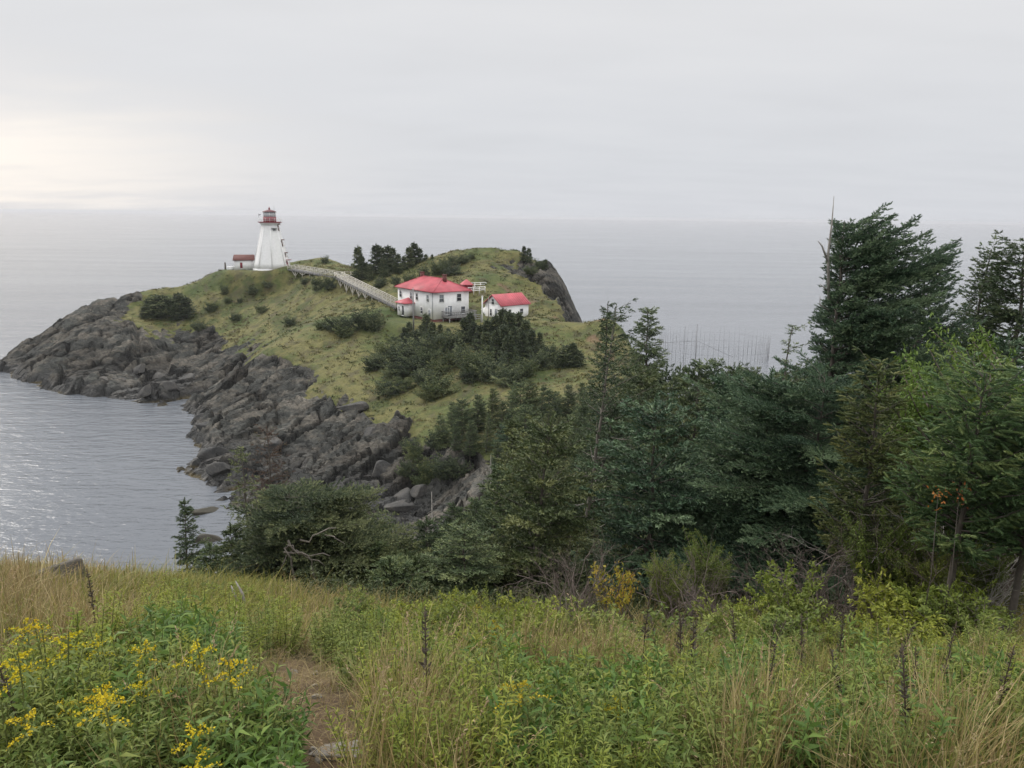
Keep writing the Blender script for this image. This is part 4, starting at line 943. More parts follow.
place_tree('spruce', 'broad dark conical spruce standing against the sea left of the weir', *conifer(33, hh, 2.7, whorls=20, per=10, t0=.1, twig=.24, space=.16, K=8, pw=.75)[:2], m_sp_dark, b)
b = base_at(772, 27); hh = top_h(b, 775, 326)
place_tree('sparse_spruce', 'thin sparse half dead spruce leaning right beside the weir', *conifer(34, hh, 1.3, whorls=14, per=3, t0=.45, lean=(.05, 0), wind=.7, waz=0, twig=.16, space=.22, K=6, pw=.5, gap=.3)[:2], m_sp_dark, b)
# krummholz on the bluff edge
b = base_at(285, 16.5); b.z = Hs(b.x, b.y); hh = top_h(b, 300, 492)
T, C, n_ = conifer(41, hh, 2.15, whorls=7, per=17, t0=.12, lean=(.0, 0), twig=.10, space=.07, K=11, up=.8, btv=.18, droop=.1, pw=.26, tipup=.05, e0=.04, e1=.20, gap=.22, trunk_r=.09, wind=.25, waz=0.3)
kr = place_tree('stunted_spruce', 'wide flat topped stunted spruce on the bluff edge above the cove', T, C, m_sp_far, b)
rs = np.random.default_rng(8)
def wob(a, b, k=6, w_=.10):
    a = np.array(a); b = np.array(b); t = np.linspace(0, 1, k)[:, None]; p_ = a+(b-a)*t; p_[1:-1] += rs.normal(0, w_, (k-2, 3)); return p_
for a, c, r_ in (((306, 600), (284, 548), .045), ((284, 548), (293, 545), .035), ((284, 552), (330, 556), .03), ((300, 540), (336, 528), .03), ((288, 540), (312, 566), .03), ((312, 566), (318, 600), .035), ((325, 535), (345, 544), .018), ((293, 545), (280, 570), .02), ((296, 550), (325, 566), .02)):
    dl = MB(); dl.tube(np.array([np.array(v) for v in wob(P(*a, 15.2)-b, P(*c, 15.1)-b, 6, .035)]), np.linspace(r_*.8, r_*.35, 6), 5); dl.build('dead_limb', m_paletrunk, kr, True)
b = base_at(172, 23); hh = top_h(b, 176, 499)
T, C, n_ = conifer(42, hh, .85, whorls=12, per=9, t0=.05, lean=(.02, 0), twig=.13, space=.10, K=10, pw=.8, gap=.15, wind=.3, waz=0)
place_tree('small_spruce', 'small pointed spruce standing against the water left of the stunted spruce', T, C, m_sp_dark, b)
b = base_at(240, 22); hh = top_h(b, 238, 448)
place_tree('sparse_spruce', 'thin sparse spruce poking above the stunted spruce on its left', *conifer(43, hh, .8, whorls=16, per=3, t0=.35, twig=.14, space=.15, K=6, pw=.5, gap=.3)[:2], m_sp_olive, b)
b = base_at(263, 24); hh = top_h(b, 264, 428)
place_tree('dying_spruce', 'rusty dying spruce with bare twigs above the stunted spruce', *conifer(44, hh, 1.0, whorls=20, per=4, t0=.3, twig=.12, space=.16, K=6, pw=.45, gap=.25)[:2], m_sp_rust, b)
b = base_at(352, 20); hh = top_h(b, 352, 515)
place_tree('stunted_spruce', 'low olive spruce right of the stunted spruce with dead limbs', *conifer(45, hh, 1.7, whorls=12, per=8, t0=.08, twig=.14, space=.12, K=7, pw=.3, e0=.05, e1=.3, droop=.12)[:2], m_sp_olive, b)
for px, pt, Y, rb_, lab in ((222, 526, 17.5, 1.5, 'low dark spruce joined to the left of the stunted spruce'), (197, 545, 18.5, 1.2, 'small dark spruce between the pointed spruce and the stunted one'), (372, 545, 16, 1.1, 'low dark spruce joined to the right of the stunted spruce'), (398, 538, 17.5, 1.2, 'low spruce filling the gap above the central meadow rim'), (425, 520, 19, 1.3, 'dark spruce left of the central wood below the cove rocks'), (412, 562, 14, 1.0, 'low spruce on the rim right of the stunted spruce'), (445, 548, 14.5, 1.2, 'dark spruce at the left front of the central wood'), (455, 505, 21, 1.3, 'spruce against the cove rocks at the left of the central wood'), (480, 535, 15, 1.3, 'rounded spruce at the front of the central wood'), (385, 570, 13.4, .9, 'lowest spruce on the rim right of the stunted spruce')):
    b = base_at(px, Y); hh = max(.8, top_h(b, px, pt))
    place_tree('spruce', lab, *conifer(900+px, hh, rb_, whorls=10, per=9, t0=.05, twig=.13, space=.10, K=10, pw=.75, gap=.2, up=.5, btv=.18, wind=.3, waz=0, e0=.0, e1=.4)[:2], m_sp_dark if px % 2 else m_sp_olive, b)
for px, py, Y, pt in ((491, 0, 50, 455), (430, 0, 34, 492)):
    b = base_at(px, Y); hh = top_h(b, px, pt)
    sg = MB(); sg.tube(np.array([(0, 0, -.3), (.05, 0, hh*.5), (.02, .05, hh)]), [.06, .045, .012], 5)
    for k in range(10): a = k*2.1; z = hh*(.3+.065*k); sg.tube(np.array([(0.04, 0, z), (math.cos(a)*.35, math.sin(a)*.35, z-.03)]), [.014, .005], 3)
    o = sg.build('dead_snag', m_deadwood, None, True); o.location = b; tag(o, 'pale dead trunk standing bare among the spruces below the house', 'dead tree', 'dead trunks in the wooded bank')
# ---------------------------------------------------------------- the wooded bank: one tree per spot
protos = []
for sd, Rb, kw in ((51, 1.4, dict(gap=.22, wind=.3, waz=.4, pw=.62, twig=.22, space=.15, per=9, whorls=13)), (52, 1.5, dict(pw=.8, twig=.22, space=.15, per=9, whorls=12, wind=.4, waz=0)), (53, 1.15, dict(pw=.8, twig=.2, space=.15, per=7, whorls=15, gap=.2, lean=(.05, 0), wind=.4, waz=0)),
                   (54, 1.8, dict(gap=.22, pw=.5, twig=.22, space=.15, per=10, whorls=11, droop=.3)), (55, 1.05, dict(gap=.3, wind=.5, waz=0, lean=(.06, 0), pw=.6, twig=.2, space=.15, per=8, whorls=15)), (56, 1.4, dict(pw=.8, twig=.2, space=.16, per=9, whorls=13, gap=.15))):
    protos.append(conifer(sd, 5.0, Rb, K=8, up=.5, btv=.18, t0=.10, droop=kw.pop('droop', .22), **kw)[:2])
skyl_x = [360, 380, 405, 430, 452, 470, 488, 505, 525, 560, 590, 640, 690, 720, 760, 800, 850, 1100]
skyl_y = [575, 560, 545, 522, 505, 488, 445, 418, 402, 392, 380, 370, 368, 374, 368, 355, 340, 300]
rs = np.random.default_rng(99)
pts = []
tries = 0
while len(pts) < 175 and tries < 9000:
    tries += 1
    y = 13.5+rs.random()**1.15*72; x = rs.uniform(-7, .62*y+4)
    px, py = proj(np.array([x]), np.array([y]), np.array([Hs(x, y)])); px = float(px[0])
    if px < 372 or px > 1130: continue
    dmin = 1.25+.019*y
    if any((x-a)**2+(y-b_)**2 < dmin**2 for a, b_, _ in pts): continue
    if y < 17.5 and 770 < px: continue
    pts.append((x, y, px))
zone = ('olive spruce in the crowded bank below the gabled cottage', 'dark spruce in the crowded bank between the pale trunk and the weir', 'dark spruce crowded behind the tallest spruce on the right')
for x, y, px in pts:
    z = Hs(x, y); lim = P(px, float(np.interp(px, skyl_x, skyl_y))+rs.uniform(0, 26)**1.0, y).z-z
    if y < 22.5 and abs(px-590) < 26: lim = min(lim, P(px, 535, y).z-z)
    h_ = min(rs.uniform(3.4, 7.2), lim)
    if h_ < 1.1: continue
    i = int(rs.integers(6)); s = h_/5.0; wd_ = min(1.25, max(s, .5))*rs.uniform(.85, 1.25)
    zi = 0 if px < 560 else (1 if px < 790 else 2)
    mt = (m_sp_olive, m_sp_dark, m_sp_dark, m_sp_blue)[int(rs.integers(4))] if px > 480 else (m_sp_olive, m_sp_dark)[int(rs.integers(2))]
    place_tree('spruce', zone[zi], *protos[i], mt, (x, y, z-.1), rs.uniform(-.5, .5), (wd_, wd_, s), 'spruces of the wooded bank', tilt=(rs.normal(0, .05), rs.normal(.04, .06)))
for k, px in enumerate((652, 661, 668, 677, 686, 694, 703, 712, 721, 730, 739, 748, 757, 766, 776, 786, 796)):
    Y = 30+((k*7) % 5)*5.5; b = base_at(px, Y); hh = max(1.5, top_h(b, px, 368+rs.uniform(-7, 10))); i = int(rs.integers(6)); s = hh/5
    place_tree('spruce', 'dark spruce top in the ragged line under the fishing weir', *protos[i], (m_sp_dark, m_sp_olive)[k % 3 == 0], b-Vector((0, 0, .1)), rs.uniform(-.5, .5), (min(1.3, s)*1.0, min(1.3, s)*1.0, s), 'spruces in the line under the weir', tilt=(rs.normal(0, .04), rs.normal(.03, .05)))
# far edge of the wood, on the headland slope
def spot(px, py, y0=60): return G(px, py, y0)
for px, pb, pt in ((452, 430, 402), (462, 440, 398), (478, 432, 395), (492, 428, 388), (500, 440, 400), (510, 425, 385), (520, 432, 380), (529, 424, 379), (540, 428, 384), (548, 436, 390), (556, 425, 392), (568, 420, 385), (578, 424, 382), (590, 415, 380),
                   (440, 450, 415), (455, 458, 425), (470, 455, 420), (486, 452, 415), (505, 455, 412), (525, 455, 405), (545, 456, 405)):
    q = spot(px, pb)
    if q is None: continue
    h_ = P(px, pt, q.y).z-q.z; i = int(rs.integers(6)); s = h_/5
    place_tree('spruce', 'dark spruce at the upper edge of the wood on the headland slope', *protos[i], m_sp_dark if rs.random() < .7 else m_sp_olive, q-Vector((0, 0, .1)), rs.uniform(-.5, .5), (s*1.15, s*1.15, s), 'spruces at the upper edge of the wood')
# ---------------------------------------------------------------- spruces and junipers of the headland
fprot = [conifer(60+i, 5.0, (1.3, 1.7, 2.0)[i], K=5, t0=.06, whorls=11, per=7, twig=.48, space=.34, btv=.22, pw=(1.0, .75, .6)[i], limbs=False, wd=.15)[:2] for i in range(3)]
mprot = []
for i in range(4):                       # low mounds
    mprot.append(conifer(70+i, 1.0, 1.35, K=5, t0=.02, whorls=5, per=13, twig=.22, space=.15, pw=.18, e0=.08, e1=.8, droop=.12, limbs=False, wd=.15, gap=.42, btv=.25)[:2])
def far_fir(px, pb, pt, lab, grp, wide=1.1, y0=60, Y=None):
    q = spot(px, pb, y0) if Y is None else P(px, pb, Y)
    if q is None: return
    if Y: q.z = min(q.z, Hs(q.x, q.y))
    h_ = P(px, pt, q.y).z-q.z; i = int(rs.integers(3)) if wide > 1.26 else 0; s = h_/5
    place_tree('spruce', lab, *fprot[i], m_sp_far, q-Vector((0, 0, .15)), rs.uniform(0, 6), (s*wide, s*wide, s), grp)
for px, pb, pt, Y in ((358, 272, 247, 186), (362, 273, 256, 185), (366, 273, 262, 185)): far_fir(px, pb, pt, 'dark spruce standing apart at the left end of the hilltop grove', 'left spruces of the hilltop grove', 1.0, Y=Y)
for px, pb, pt, Y in ((376, 271, 245, 186), (382, 271, 247, 188), (388, 271, 246, 186), (393, 270, 248, 188), (398, 271, 254, 184), (404, 270, 256, 186), (409, 269, 247, 188), (415, 268, 243, 190), (420, 267, 248, 191), (426, 266, 254, 191), (432, 262, 254, 191), (384, 272, 258, 182), (370, 273, 264, 183)):
    far_fir(px, pb, pt, 'dark spruce in the dense hilltop grove behind the large house', 'spruces of the hilltop grove', 1.25, Y=Y)
for px, pb, pt, Y in ((524, 254, 246, 187), (529, 256, 248, 186), (545, 266, 259, 182)):
    far_fir(px, pb, pt, 'small dark spruce clinging to the crest of the hill cliff', 'spruces on the hill cliff', 1.1, Y=Y)
for px, pb, pt in ((502, 345, 309), (510, 350, 312), (518, 346, 313), (495, 348, 316), (526, 350, 320), (488, 350, 320), (504, 358, 325), (514, 360, 328), (522, 362, 332), (496, 362, 330), (532, 356, 330), (470, 338, 313), (464, 342, 318), (474, 345, 322), (480, 352, 325), (486, 360, 332), (508, 368, 335), (540, 350, 332), (427, 340, 314), (422, 342, 324), (433, 343, 322), (440, 340, 324), (448, 345, 328), (405, 345, 327), (409, 341, 322), (416, 348, 330)):
    far_fir(px, pb, pt, 'dark spruce in the clump just below the two red roofed houses', 'spruces below the houses', 1.25)
for px, pb, pt in ((566, 366, 345), (572, 366, 343), (560, 368, 352), (578, 366, 350)): far_fir(px, pb, pt, 'dark bushy spruce on the grass right of the house clump', 'spruces right of the house clump', 1.5)
for px, pb, pt in ((150, 316, 298), (157, 318, 295), (164, 317, 296), (172, 316, 298), (180, 316, 293), (187, 318, 297), (176, 320, 304), (145, 318, 306)): far_fir(px, pb, pt, 'dark stunted spruce in the thicket above the dark crevice', 'thicket above the crevice', 1.5)
def mound(px, py, wpx, hpx, lab, grp, mt=None):
    q = spot(px, py+hpx*.5)
    if q is None: return
    k = wpx/FPX*q.y/2/1.25; i = int(rs.integers(4)); hz = hpx/FPX*q.y
    place_tree('low_shrub', lab, *mprot[i], mt or (m_sp_far if rs.random() < .7 else m_sp_olive), q-Vector((0, 0, .1*hz)), rs.uniform(0, 6), (k, k, hz*1.05), grp, cat='shrub')
for a in ((336, 326, 22, 9), (348, 325, 20, 9), (360, 323, 20, 13), (374, 323, 22, 14), (344, 332, 20, 8), (322, 326, 14, 6)): mound(*a, 'dark low shrub in the patch left of the house on the yellow grass', 'shrub patch left of the house')
for a in ((398, 345, 24, 10), (388, 352, 30, 11), (405, 356, 34, 13), (420, 350, 30, 12), (430, 360, 30, 12), (412, 366, 34, 13), (396, 372, 30, 12), (380, 362, 24, 10), (372, 366, 18, 8), (440, 368, 26, 10), (425, 378, 28, 10), (388, 390, 30, 11), (402, 386, 24, 9), (440, 388, 36, 13), (430, 394, 26, 10), (452, 360, 24, 10), (466, 358, 30, 14), (478, 366, 34, 16), (492, 372, 36, 16), (508, 378, 34, 13), (524, 370, 28, 12), (470, 376, 24, 9), (540, 362, 26, 12), (548, 356, 20, 12), (436, 346, 30, 14), (420, 340, 26, 12), (452, 344, 26, 14)): mound(*a, 'low dark juniper shrub on the slope below the large house', 'junipers below the house')
for a in ((225, 291, 9, 6), (228, 301, 10, 4), (240, 301, 6, 4), (253, 291, 12, 5), (268, 285, 12, 4), (262, 310, 14, 5), (212, 308, 14, 6), (236, 318, 12, 5), (325, 261, 8, 5), (318, 286, 14, 9), (330, 285, 12, 8), (305, 282, 10, 4), (290, 322, 14, 5), (200, 330, 16, 6)): mound(*a, 'small dark shrub on the grassy slope below the lighthouse', 'shrubs below the lighthouse')
for a in ((455, 262, 16, 7), (464, 260, 14, 6), (445, 266, 16, 8), (452, 272, 20, 6), (438, 270, 16, 8), (472, 257, 8, 4), (410, 280, 14, 6), (396, 282, 12, 6), (380, 284, 14, 6), (424, 274, 12, 8), (540, 270, 14, 6), (530, 276, 14, 5)): mound(*a, 'low dark shrub on the hillside behind the large house', 'shrubs on the hill behind the house')
for a in ((430, 460, 34, 22), (415, 455, 22, 14), (405, 470, 18, 10), (445, 470, 30, 14), (420, 480, 22, 10), (460, 462, 24, 12), (410, 440, 20, 8), (438, 442, 24, 12)): mound(*a, 'dark shrub hanging on the rocks above the cove', 'shrubs on the cove rocks')
# heath and tussock texture of the headland grass, uncountable
def tussocks():
    rng = np.random.default_rng(4); n = 17000
    x = rng.uniform(-95, 22, n); y = rng.uniform(92, 215, n)
    z, rock = height(x, y)
    keep = (rock < .35) & (z > 5) & (fbm(x/6, y/6, 44, 3)+rng.uniform(-.5, .5, n) > -.15)
    for px_, py_, pz, ri, ro in PADS: keep &= np.hypot(x-px_, y-py_) > ri+1.5
    x, y, z = x[keep], y[keep], z[keep]; n = len(x); K = 9
    pos = np.repeat(np.c_[x, y, z-.05], K, 0)+np.c_[rng.normal(0, .28, (n*K, 2)), np.zeros(n*K)]
    d = np.c_[rng.normal(.25, .5, (n*K, 2)), np.ones(n*K)]; L = np.repeat(rng.uniform(.18, .5, n), K)*rng.uniform(.6, 1.2, n*K)
    tint = np.repeat(np.clip(.5+.55*fbm(x/8, y/8, 45, 4)+rng.normal(0, .16, n), 0, 1), K)
    m = leafy('tussock_grass', [(0, (0.045, 0.065, 0.020)), (.35, (0.085, 0.095, 0.030)), (.6, (0.165, 0.140, 0.055)), (.85, (0.11, 0.085, 0.045)), (1, (0.21, 0.175, 0.09))], trans=.15, objvar=0)
    me = leaf_mesh('headland_tussocks', pos, d, L, tint, rng, .45, .25); tag(link('headland_tussocks', me, m), kind='stuff')
tussocks()

# undergrowth on the floor of the wooded bank, uncountable
def undergrowth():
    rng = np.random.default_rng(14); n = 15000
    n = 19000; y = 11.5+rng.random(n)**1.5*74; x = rng.uniform(-9, 1, n)*0+rng.uniform(-.28, .75, n)*y
    z, rock = height(x, y); k = (rock < .4) & (z > 5) & (y < 92)
    x, y, z = x[k], y[k], z[k]; n = len(x); K = 14; sz = rng.uniform(.25, .6, n)*(.7+y/70)
    o = rng.normal(0, 1, (n, K, 3))*np.array([.55, .55, .3]); pos = np.c_[x, y, z+.12][:, None]+o*sz[:, None, None]; pos[..., 2] = np.maximum(pos[..., 2], z[:, None])
    d = rng.normal(0, .6, (n*K, 3))+np.array([0, 0, .7]); L = np.repeat(sz*.42*np.clip(y/34, .24, 1), K)*rng.uniform(.6, 1.2, n*K)
    tint = np.repeat(np.clip(.45+.5*fbm(x/4, y/4, 46, 3)+rng.normal(0, .15, n), 0, 1), K)
    m = leafy('undergrowth_leaves', [(0, (0.030, 0.042, 0.018)), (.5, (0.065, 0.085, 0.030)), (.8, (0.10, 0.11, 0.04)), (1, (0.12, 0.085, 0.05))], trans=.2, objvar=0)
    tag(link('bank_undergrowth', leaf_mesh('bank_undergrowth', pos.reshape(-1, 3), d, L, tint, rng, .5, .25), m), kind='stuff')
undergrowth()
# ================================================================== THE MEADOW IN FRONT
def Gh(px, py, h, y0=1.2, y1=14):
    d = ray(px, py); ys = np.geomspace(y0, y1, 500); s = ys/d.y
    z = height(d.x*s, ys, False)[0]+h; l = CAMZ+d.z*s
    k = np.where(l < z)[0]
    if len(k) == 0 or k[0] == 0: return None
    Y = ys[k[0]]; q = d.x*Y/d.y
    return Vector((q, Y, H(q, Y)))
def col_mat(name, trans=.3, rough=.6):
    m, t, b = new_mat(name)
    a = N('ShaderNodeAttribute', t); a.attribute_name = 'Col'
    t.links.new(a.outputs['Color'], b.inputs['Base Color']); b.inputs['Roughness'].default_value = rough; b.inputs['Specular IOR Level'].default_value = .25
    tr = N('ShaderNodeBsdfTranslucent', t); t.links.new(a.outputs['Color'], tr.inputs[0])
    mx = N('ShaderNodeMixShader', t); mx.inputs[0].default_value = trans
    t.links.new(b.outputs[0], mx.inputs[1]); t.links.new(tr.outputs[0], mx.inputs[2]); t.links.new(mx.outputs[0], t.nodes['Material Output'].inputs[0])
    return m
m_grass = col_mat('grass_blades')
GREENS = np.array([(.16, .19, .042), (.22, .235, .055), (.12, .155, .036), (.25, .24, .07)])
STRAWS = np.array([(.34, .265, .12), (.42, .34, .17), (.26, .195, .085), (.30, .215, .10), (.21, .165, .07)])
def path_dist(x, y):
    d = np.full(x.shape, 9.0)
    for a, b in zip(GP[:-1], GP[1:]):
        t = np.clip(((x-a.x)*(b.x-a.x)+(y-a.y)*(b.y-a.y))/((b.x-a.x)**2+(b.y-a.y)**2), 0, 1)
        d = np.minimum(d, np.hypot(x-(a.x+(b.x-a.x)*t), y-(a.y+(b.y-a.y)*t)))
    return d
def blob(u, v, cu, cv, ru, rv): return np.exp(-(((u-cu)/ru)**2+((v-cv)/rv)**2))
def dryness(x, y, z):
    u, v = proj(x, y, z+.15)
    d = .13+.0*u
    for cu, cv, ru, rv, a in ((35, 578, 62, 30, .5), (310, 690, 90, 90, .45), (390, 690, 60, 70, .25), (500, 720, 60, 60, .40), (590, 635, 100, 40, .55), (860, 740, 160, 50, .30), (600, 760, 120, 20, .2), (130, 700, 60, 60, -.15),
                              (215, 600, 60, 25, -.55), (265, 730, 45, 50, -.6), (500, 610, 70, 30, -.25), (600, 690, 70, 40, -.45), (790, 660, 90, 45, -.22), (930, 620, 90, 40, -.25), (430, 745, 60, 30, -.1), (180, 650, 60, 25, -.3)):
        d = d+a*blob(u, v, cu, cv, ru, rv)
    return np.clip(d+.30*fbm(x*1.4, y*1.4, 12, 4), 0, 1), u, v
def ribbons(x, y, z, h, az, bend, wd, c0, c1, name, label_kind='stuff', seg=4):
    n = len(x); t = np.linspace(0, 1, seg+1)
    dx_, dy_ = np.cos(az), np.sin(az); V = np.empty((n, 2*seg+1, 3), np.float32); C = np.empty((n, 2*seg+1, 3), np.float32)
    for i, s in enumerate(t):
        off = bend*h*s**2.0; zz_ = z-.02+h*(s-.42*np.abs(bend)*s**2.2)
        px_, py_ = x+dx_*off, y+dy_*off; w_ = wd*(1-s)**.6*.5
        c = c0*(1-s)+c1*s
        if i < seg:
            V[:, 2*i] = np.c_[px_-dy_*w_, py_+dx_*w_, zz_]; V[:, 2*i+1] = np.c_[px_+dy_*w_, py_-dx_*w_, zz_]; C[:, 2*i] = c; C[:, 2*i+1] = c
        else: V[:, 2*i] = np.c_[px_, py_, zz_]; C[:, 2*i] = c
    o = np.arange(n)[:, None]*(2*seg+1)
    q = np.concatenate([o+np.array([2*i, 2*i+1, 2*i+3, 2*i+2]) for i in range(seg-1)]); tr = o+np.array([2*seg-2, 2*seg-1, 2*seg])
    return raw_mesh(name, V.reshape(-1, 3), [q, tr], {'Col': C.reshape(-1, 3)}, True), V[:, -1], C[:, -1]
def meadow_points(rng, n):
    y = 1.1+rng.random(n)**.85*11.5; x = rng.uniform(-1, 1, n)*(.74*y+4.2)
    return x, y
def grass():
    rng = np.random.default_rng(1)
    # green under-grass
    n = 150000; x, y = meadow_points(rng, n); z = height(x, y, False)[0]; dry, u, v = dryness(x, y, z); pd = path_dist(x, y)
    lush = .5+.5*fbm(x*.8, y*.8, 71, 3)
    keep = (pd > .13+.22*fbm(x*3, y*3, 3, 3)*1.3) & (rng.random(n) < .95) & (z > 26)
    x, y, z, dry, pd, lush = [k[keep] for k in (x, y, z, dry, pd, lush)]; n = len(x)
    isdry = rng.random(n) < dry
    h = rng.gamma(5, .039, n)*(.75+.6*lush)*np.where(isdry, 1.12, .9)*(.25+.75*sstep(.1, .7, pd))+.03
    h *= 1-.35*sstep(2.8, 1.6, y)
    c = np.where(isdry[:, None], STRAWS[rng.integers(0, 5, n)], GREENS[rng.integers(0, 4, n)])*rng.uniform(.75, 1.2, (n, 1))
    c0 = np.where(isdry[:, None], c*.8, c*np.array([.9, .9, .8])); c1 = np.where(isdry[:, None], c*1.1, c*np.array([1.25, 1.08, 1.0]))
    az = rng.normal(.5, 1.3, n)+.9*fbm(x*.7, y*.7, 5, 3)
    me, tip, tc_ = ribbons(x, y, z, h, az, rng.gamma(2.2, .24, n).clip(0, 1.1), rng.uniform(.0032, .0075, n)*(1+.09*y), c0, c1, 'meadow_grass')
    tag(link('meadow_grass', me, m_grass), kind='stuff')
    # fallen thatch low on the ground
    n = 84000; x, y = meadow_points(rng, n); z = height(x, y, False)[0]
    c = STRAWS[rng.integers(0, 5, n)]*rng.uniform(.45, 1.0, (n, 1)); pd = path_dist(x, y); k = rng.random(n) < np.where(pd < .35, .85, 1.0)
    x, y, z, c = x[k], y[k], z[k], c[k]; n = len(x)
    me, _, _ = ribbons(x, y, z+.02, rng.uniform(.08, .22, n), rng.uniform(0, 6.3, n), rng.uniform(.9, 2.0, n), rng.uniform(.003, .006, n), c, c, 'dry_thatch', seg=3)
    tag(link('dry_thatch', me, m_grass), kind='stuff')
grass()
# tall grass tufts, each a plant of its own
def tuft_mesh(seed, n, R_, h, col, heads=.4, droop=.45, hd_col=None):
    rng = np.random.default_rng(seed); a = rng.uniform(0, 6.28, n); r_ = R_*np.sqrt(rng.random(n)); x, y = r_*np.cos(a), r_*np.sin(a)
    hh = h*rng.beta(4, 2.2, n)*1.25; az = a*.5+rng.normal(.3, .8, n); bend = rng.gamma(2.5, droop*.28, n).clip(.02, .9)
    c = col[rng.integers(0, len(col), n)]*rng.uniform(.75, 1.2, (n, 1))
    me, tip, tc_ = ribbons(x, y, np.zeros(n), hh, az, bend, rng.uniform(.0032, .0070, n), c*.85, c*1.1, 'blades')
    k = (hh > h*.75) & (rng.random(n) < heads); sel = np.where(k)[0]
    hm = None
    if len(sel):
        K = 16; m = len(sel); tip = tip[sel]; azs = az[sel]; bs = bend[sel]
        ax = np.c_[np.cos(azs)*bs*1.6, np.sin(azs)*bs*1.6, 1-bs*.7]; ax /= np.linalg.norm(ax, axis=1, keepdims=True)
        pos = []; dr = []
        for i in range(K): pos.append(tip-ax*(.11*(1-i/K))[..., None] if False else tip-ax*.11*(1-i/K)+rng.normal(0, .004, (m, 3))); dr.append(ax+rng.normal(0, .35, (m, 3)))
        pos = np.concatenate(pos); dr = np.concatenate(dr); L = rng.uniform(.010, .020, len(pos))
        hm = leaf_mesh('seed_heads', pos, dr, L, rng.normal(.5, .2, len(pos)), rng, .35)
    return me, hm
m_head = leafy('grass_seed_heads', [(0, (.24, .17, .09)), (.5, (.36, .27, .15)), (1, (.46, .37, .23))], trans=.25, objvar=.12)
def tuft_thing(label, me, hm, loc, grp):
    t = thing('grass_tuft', label, 'grass tuft', loc, 0, grp); link('blades', me, m_grass, t)
    if hm: link('seed_heads', hm, m_head, t)
    return t
SG = np.concatenate([STRAWS, STRAWS[:2], GREENS[1:2], np.array([(.25, .23, .08), (.20, .20, .06)])])
TP = [tuft_mesh(200+i, 170, .15, .56, SG, .05) for i in range(3)]+[tuft_mesh(210+i, 120, .15, .50, STRAWS, .10, .6) for i in range(2)]+[tuft_mesh(220+i, 300, .13, .40, np.concatenate([GREENS, GREENS, STRAWS[:1]]), .02, .9) for i in range(2)]
TT = []
rs = np.random.default_rng(31)
def put(protos_, px, py, h, label, grp, jit=0, sc=(.85, 1.2), idx=None, tilt=.08, clear=.21):
    q = Gh(px+rs.normal(0, jit), py+rs.normal(0, jit*.6), h)
    if q is None or path_dist(np.array([q.x]), np.array([q.y]))[0] < clear: return None
    p_ = protos_[int(rs.integers(len(protos_))) if idx is None else idx]
    s = rs.uniform(*sc)
    if callable(p_): return p_(label, q, grp)
    return dup(p_, q, rs.uniform(0, 6.28), s, label, grp, (rs.normal(0, tilt), rs.normal(0, tilt)))
class Lazy:
    """first use builds the plant, later uses copy it"""
    def __init__(s, make): s.make = make; s.root = None
    def __call__(s, label, loc, grp, sc=1., rz=0.):
        if s.root is None: s.root = s.make(label, loc, grp)
        else:
            return dup(s.root, loc, rs.uniform(0, 6.28), rs.uniform(.82, 1.2), label, grp, (rs.normal(0, .08), rs.normal(0, .08)))
        return s.root
tufts = [Lazy(lambda l, q, g, a=a: tuft_thing(l, a[0], a[1], q, g)) for a in TP]
for px, py in ((395, 640), (420, 645), (395, 668), (412, 672), (440, 660), (385, 700), (405, 700), (428, 690), (400, 725)): put(tufts, px, py, .5, 'tall tawny grass tuft right of the dirt path', 'tawny tufts right of the path', 6, idx=int(rs.integers(3)))
for px, py in ((480, 690), (495, 695), (510, 700), (490, 720), (478, 745)): put(tufts, px, py, .45, 'dry straw coloured grass tuft with bent seed heads at bottom centre', 'straw tufts at bottom centre', 6, idx=3+int(rs.integers(2)))
for px, py in ((20, 560), (45, 566), (8, 575), (70, 580), (30, 590), (95, 590), (60, 600), (115, 600), (15, 605), (85, 612), (130, 585), (5, 555), (28, 556)): put(tufts, px, py, .45, 'golden dry grass tuft on the bluff rim at the left edge', 'golden tufts at the left rim', 6, idx=3+int(rs.integers(2)))
for px, py in ((165, 700), (185, 690), (170, 720), (205, 695), (250, 665)): put(tufts, px, py, .45, 'pale grass tuft among the goldenrod left of the path', 'pale tufts among the goldenrod', 6, idx=int(rs.integers(5)))
for px, py in ((285, 640), (530, 640), (560, 635), (600, 640), (640, 648), (690, 640), (460, 640)): put(tufts, px, py, .45, 'straw grass tuft in the middle of the meadow', 'straw tufts of the middle meadow', 8, idx=int(rs.integers(5)))
for px, py in ((700, 700), (740, 730), (860, 725), (940, 730), (980, 740), (1010, 700), (1000, 650), (720, 750), (930, 755)): put(tufts, px, py, .4, 'grass tuft among the dark seed stalks on the right', 'tufts among the seed stalks', 10, idx=int(rs.integers(7)))
for px, py in ((440, 735), (455, 745), (470, 735), (425, 750), (445, 755), (560, 745), (600, 755), (640, 750)): put(tufts, px, py, .32, 'low green grass tuft along the bottom of the picture', 'green tufts along the bottom', 8, idx=5+int(rs.integers(2)))
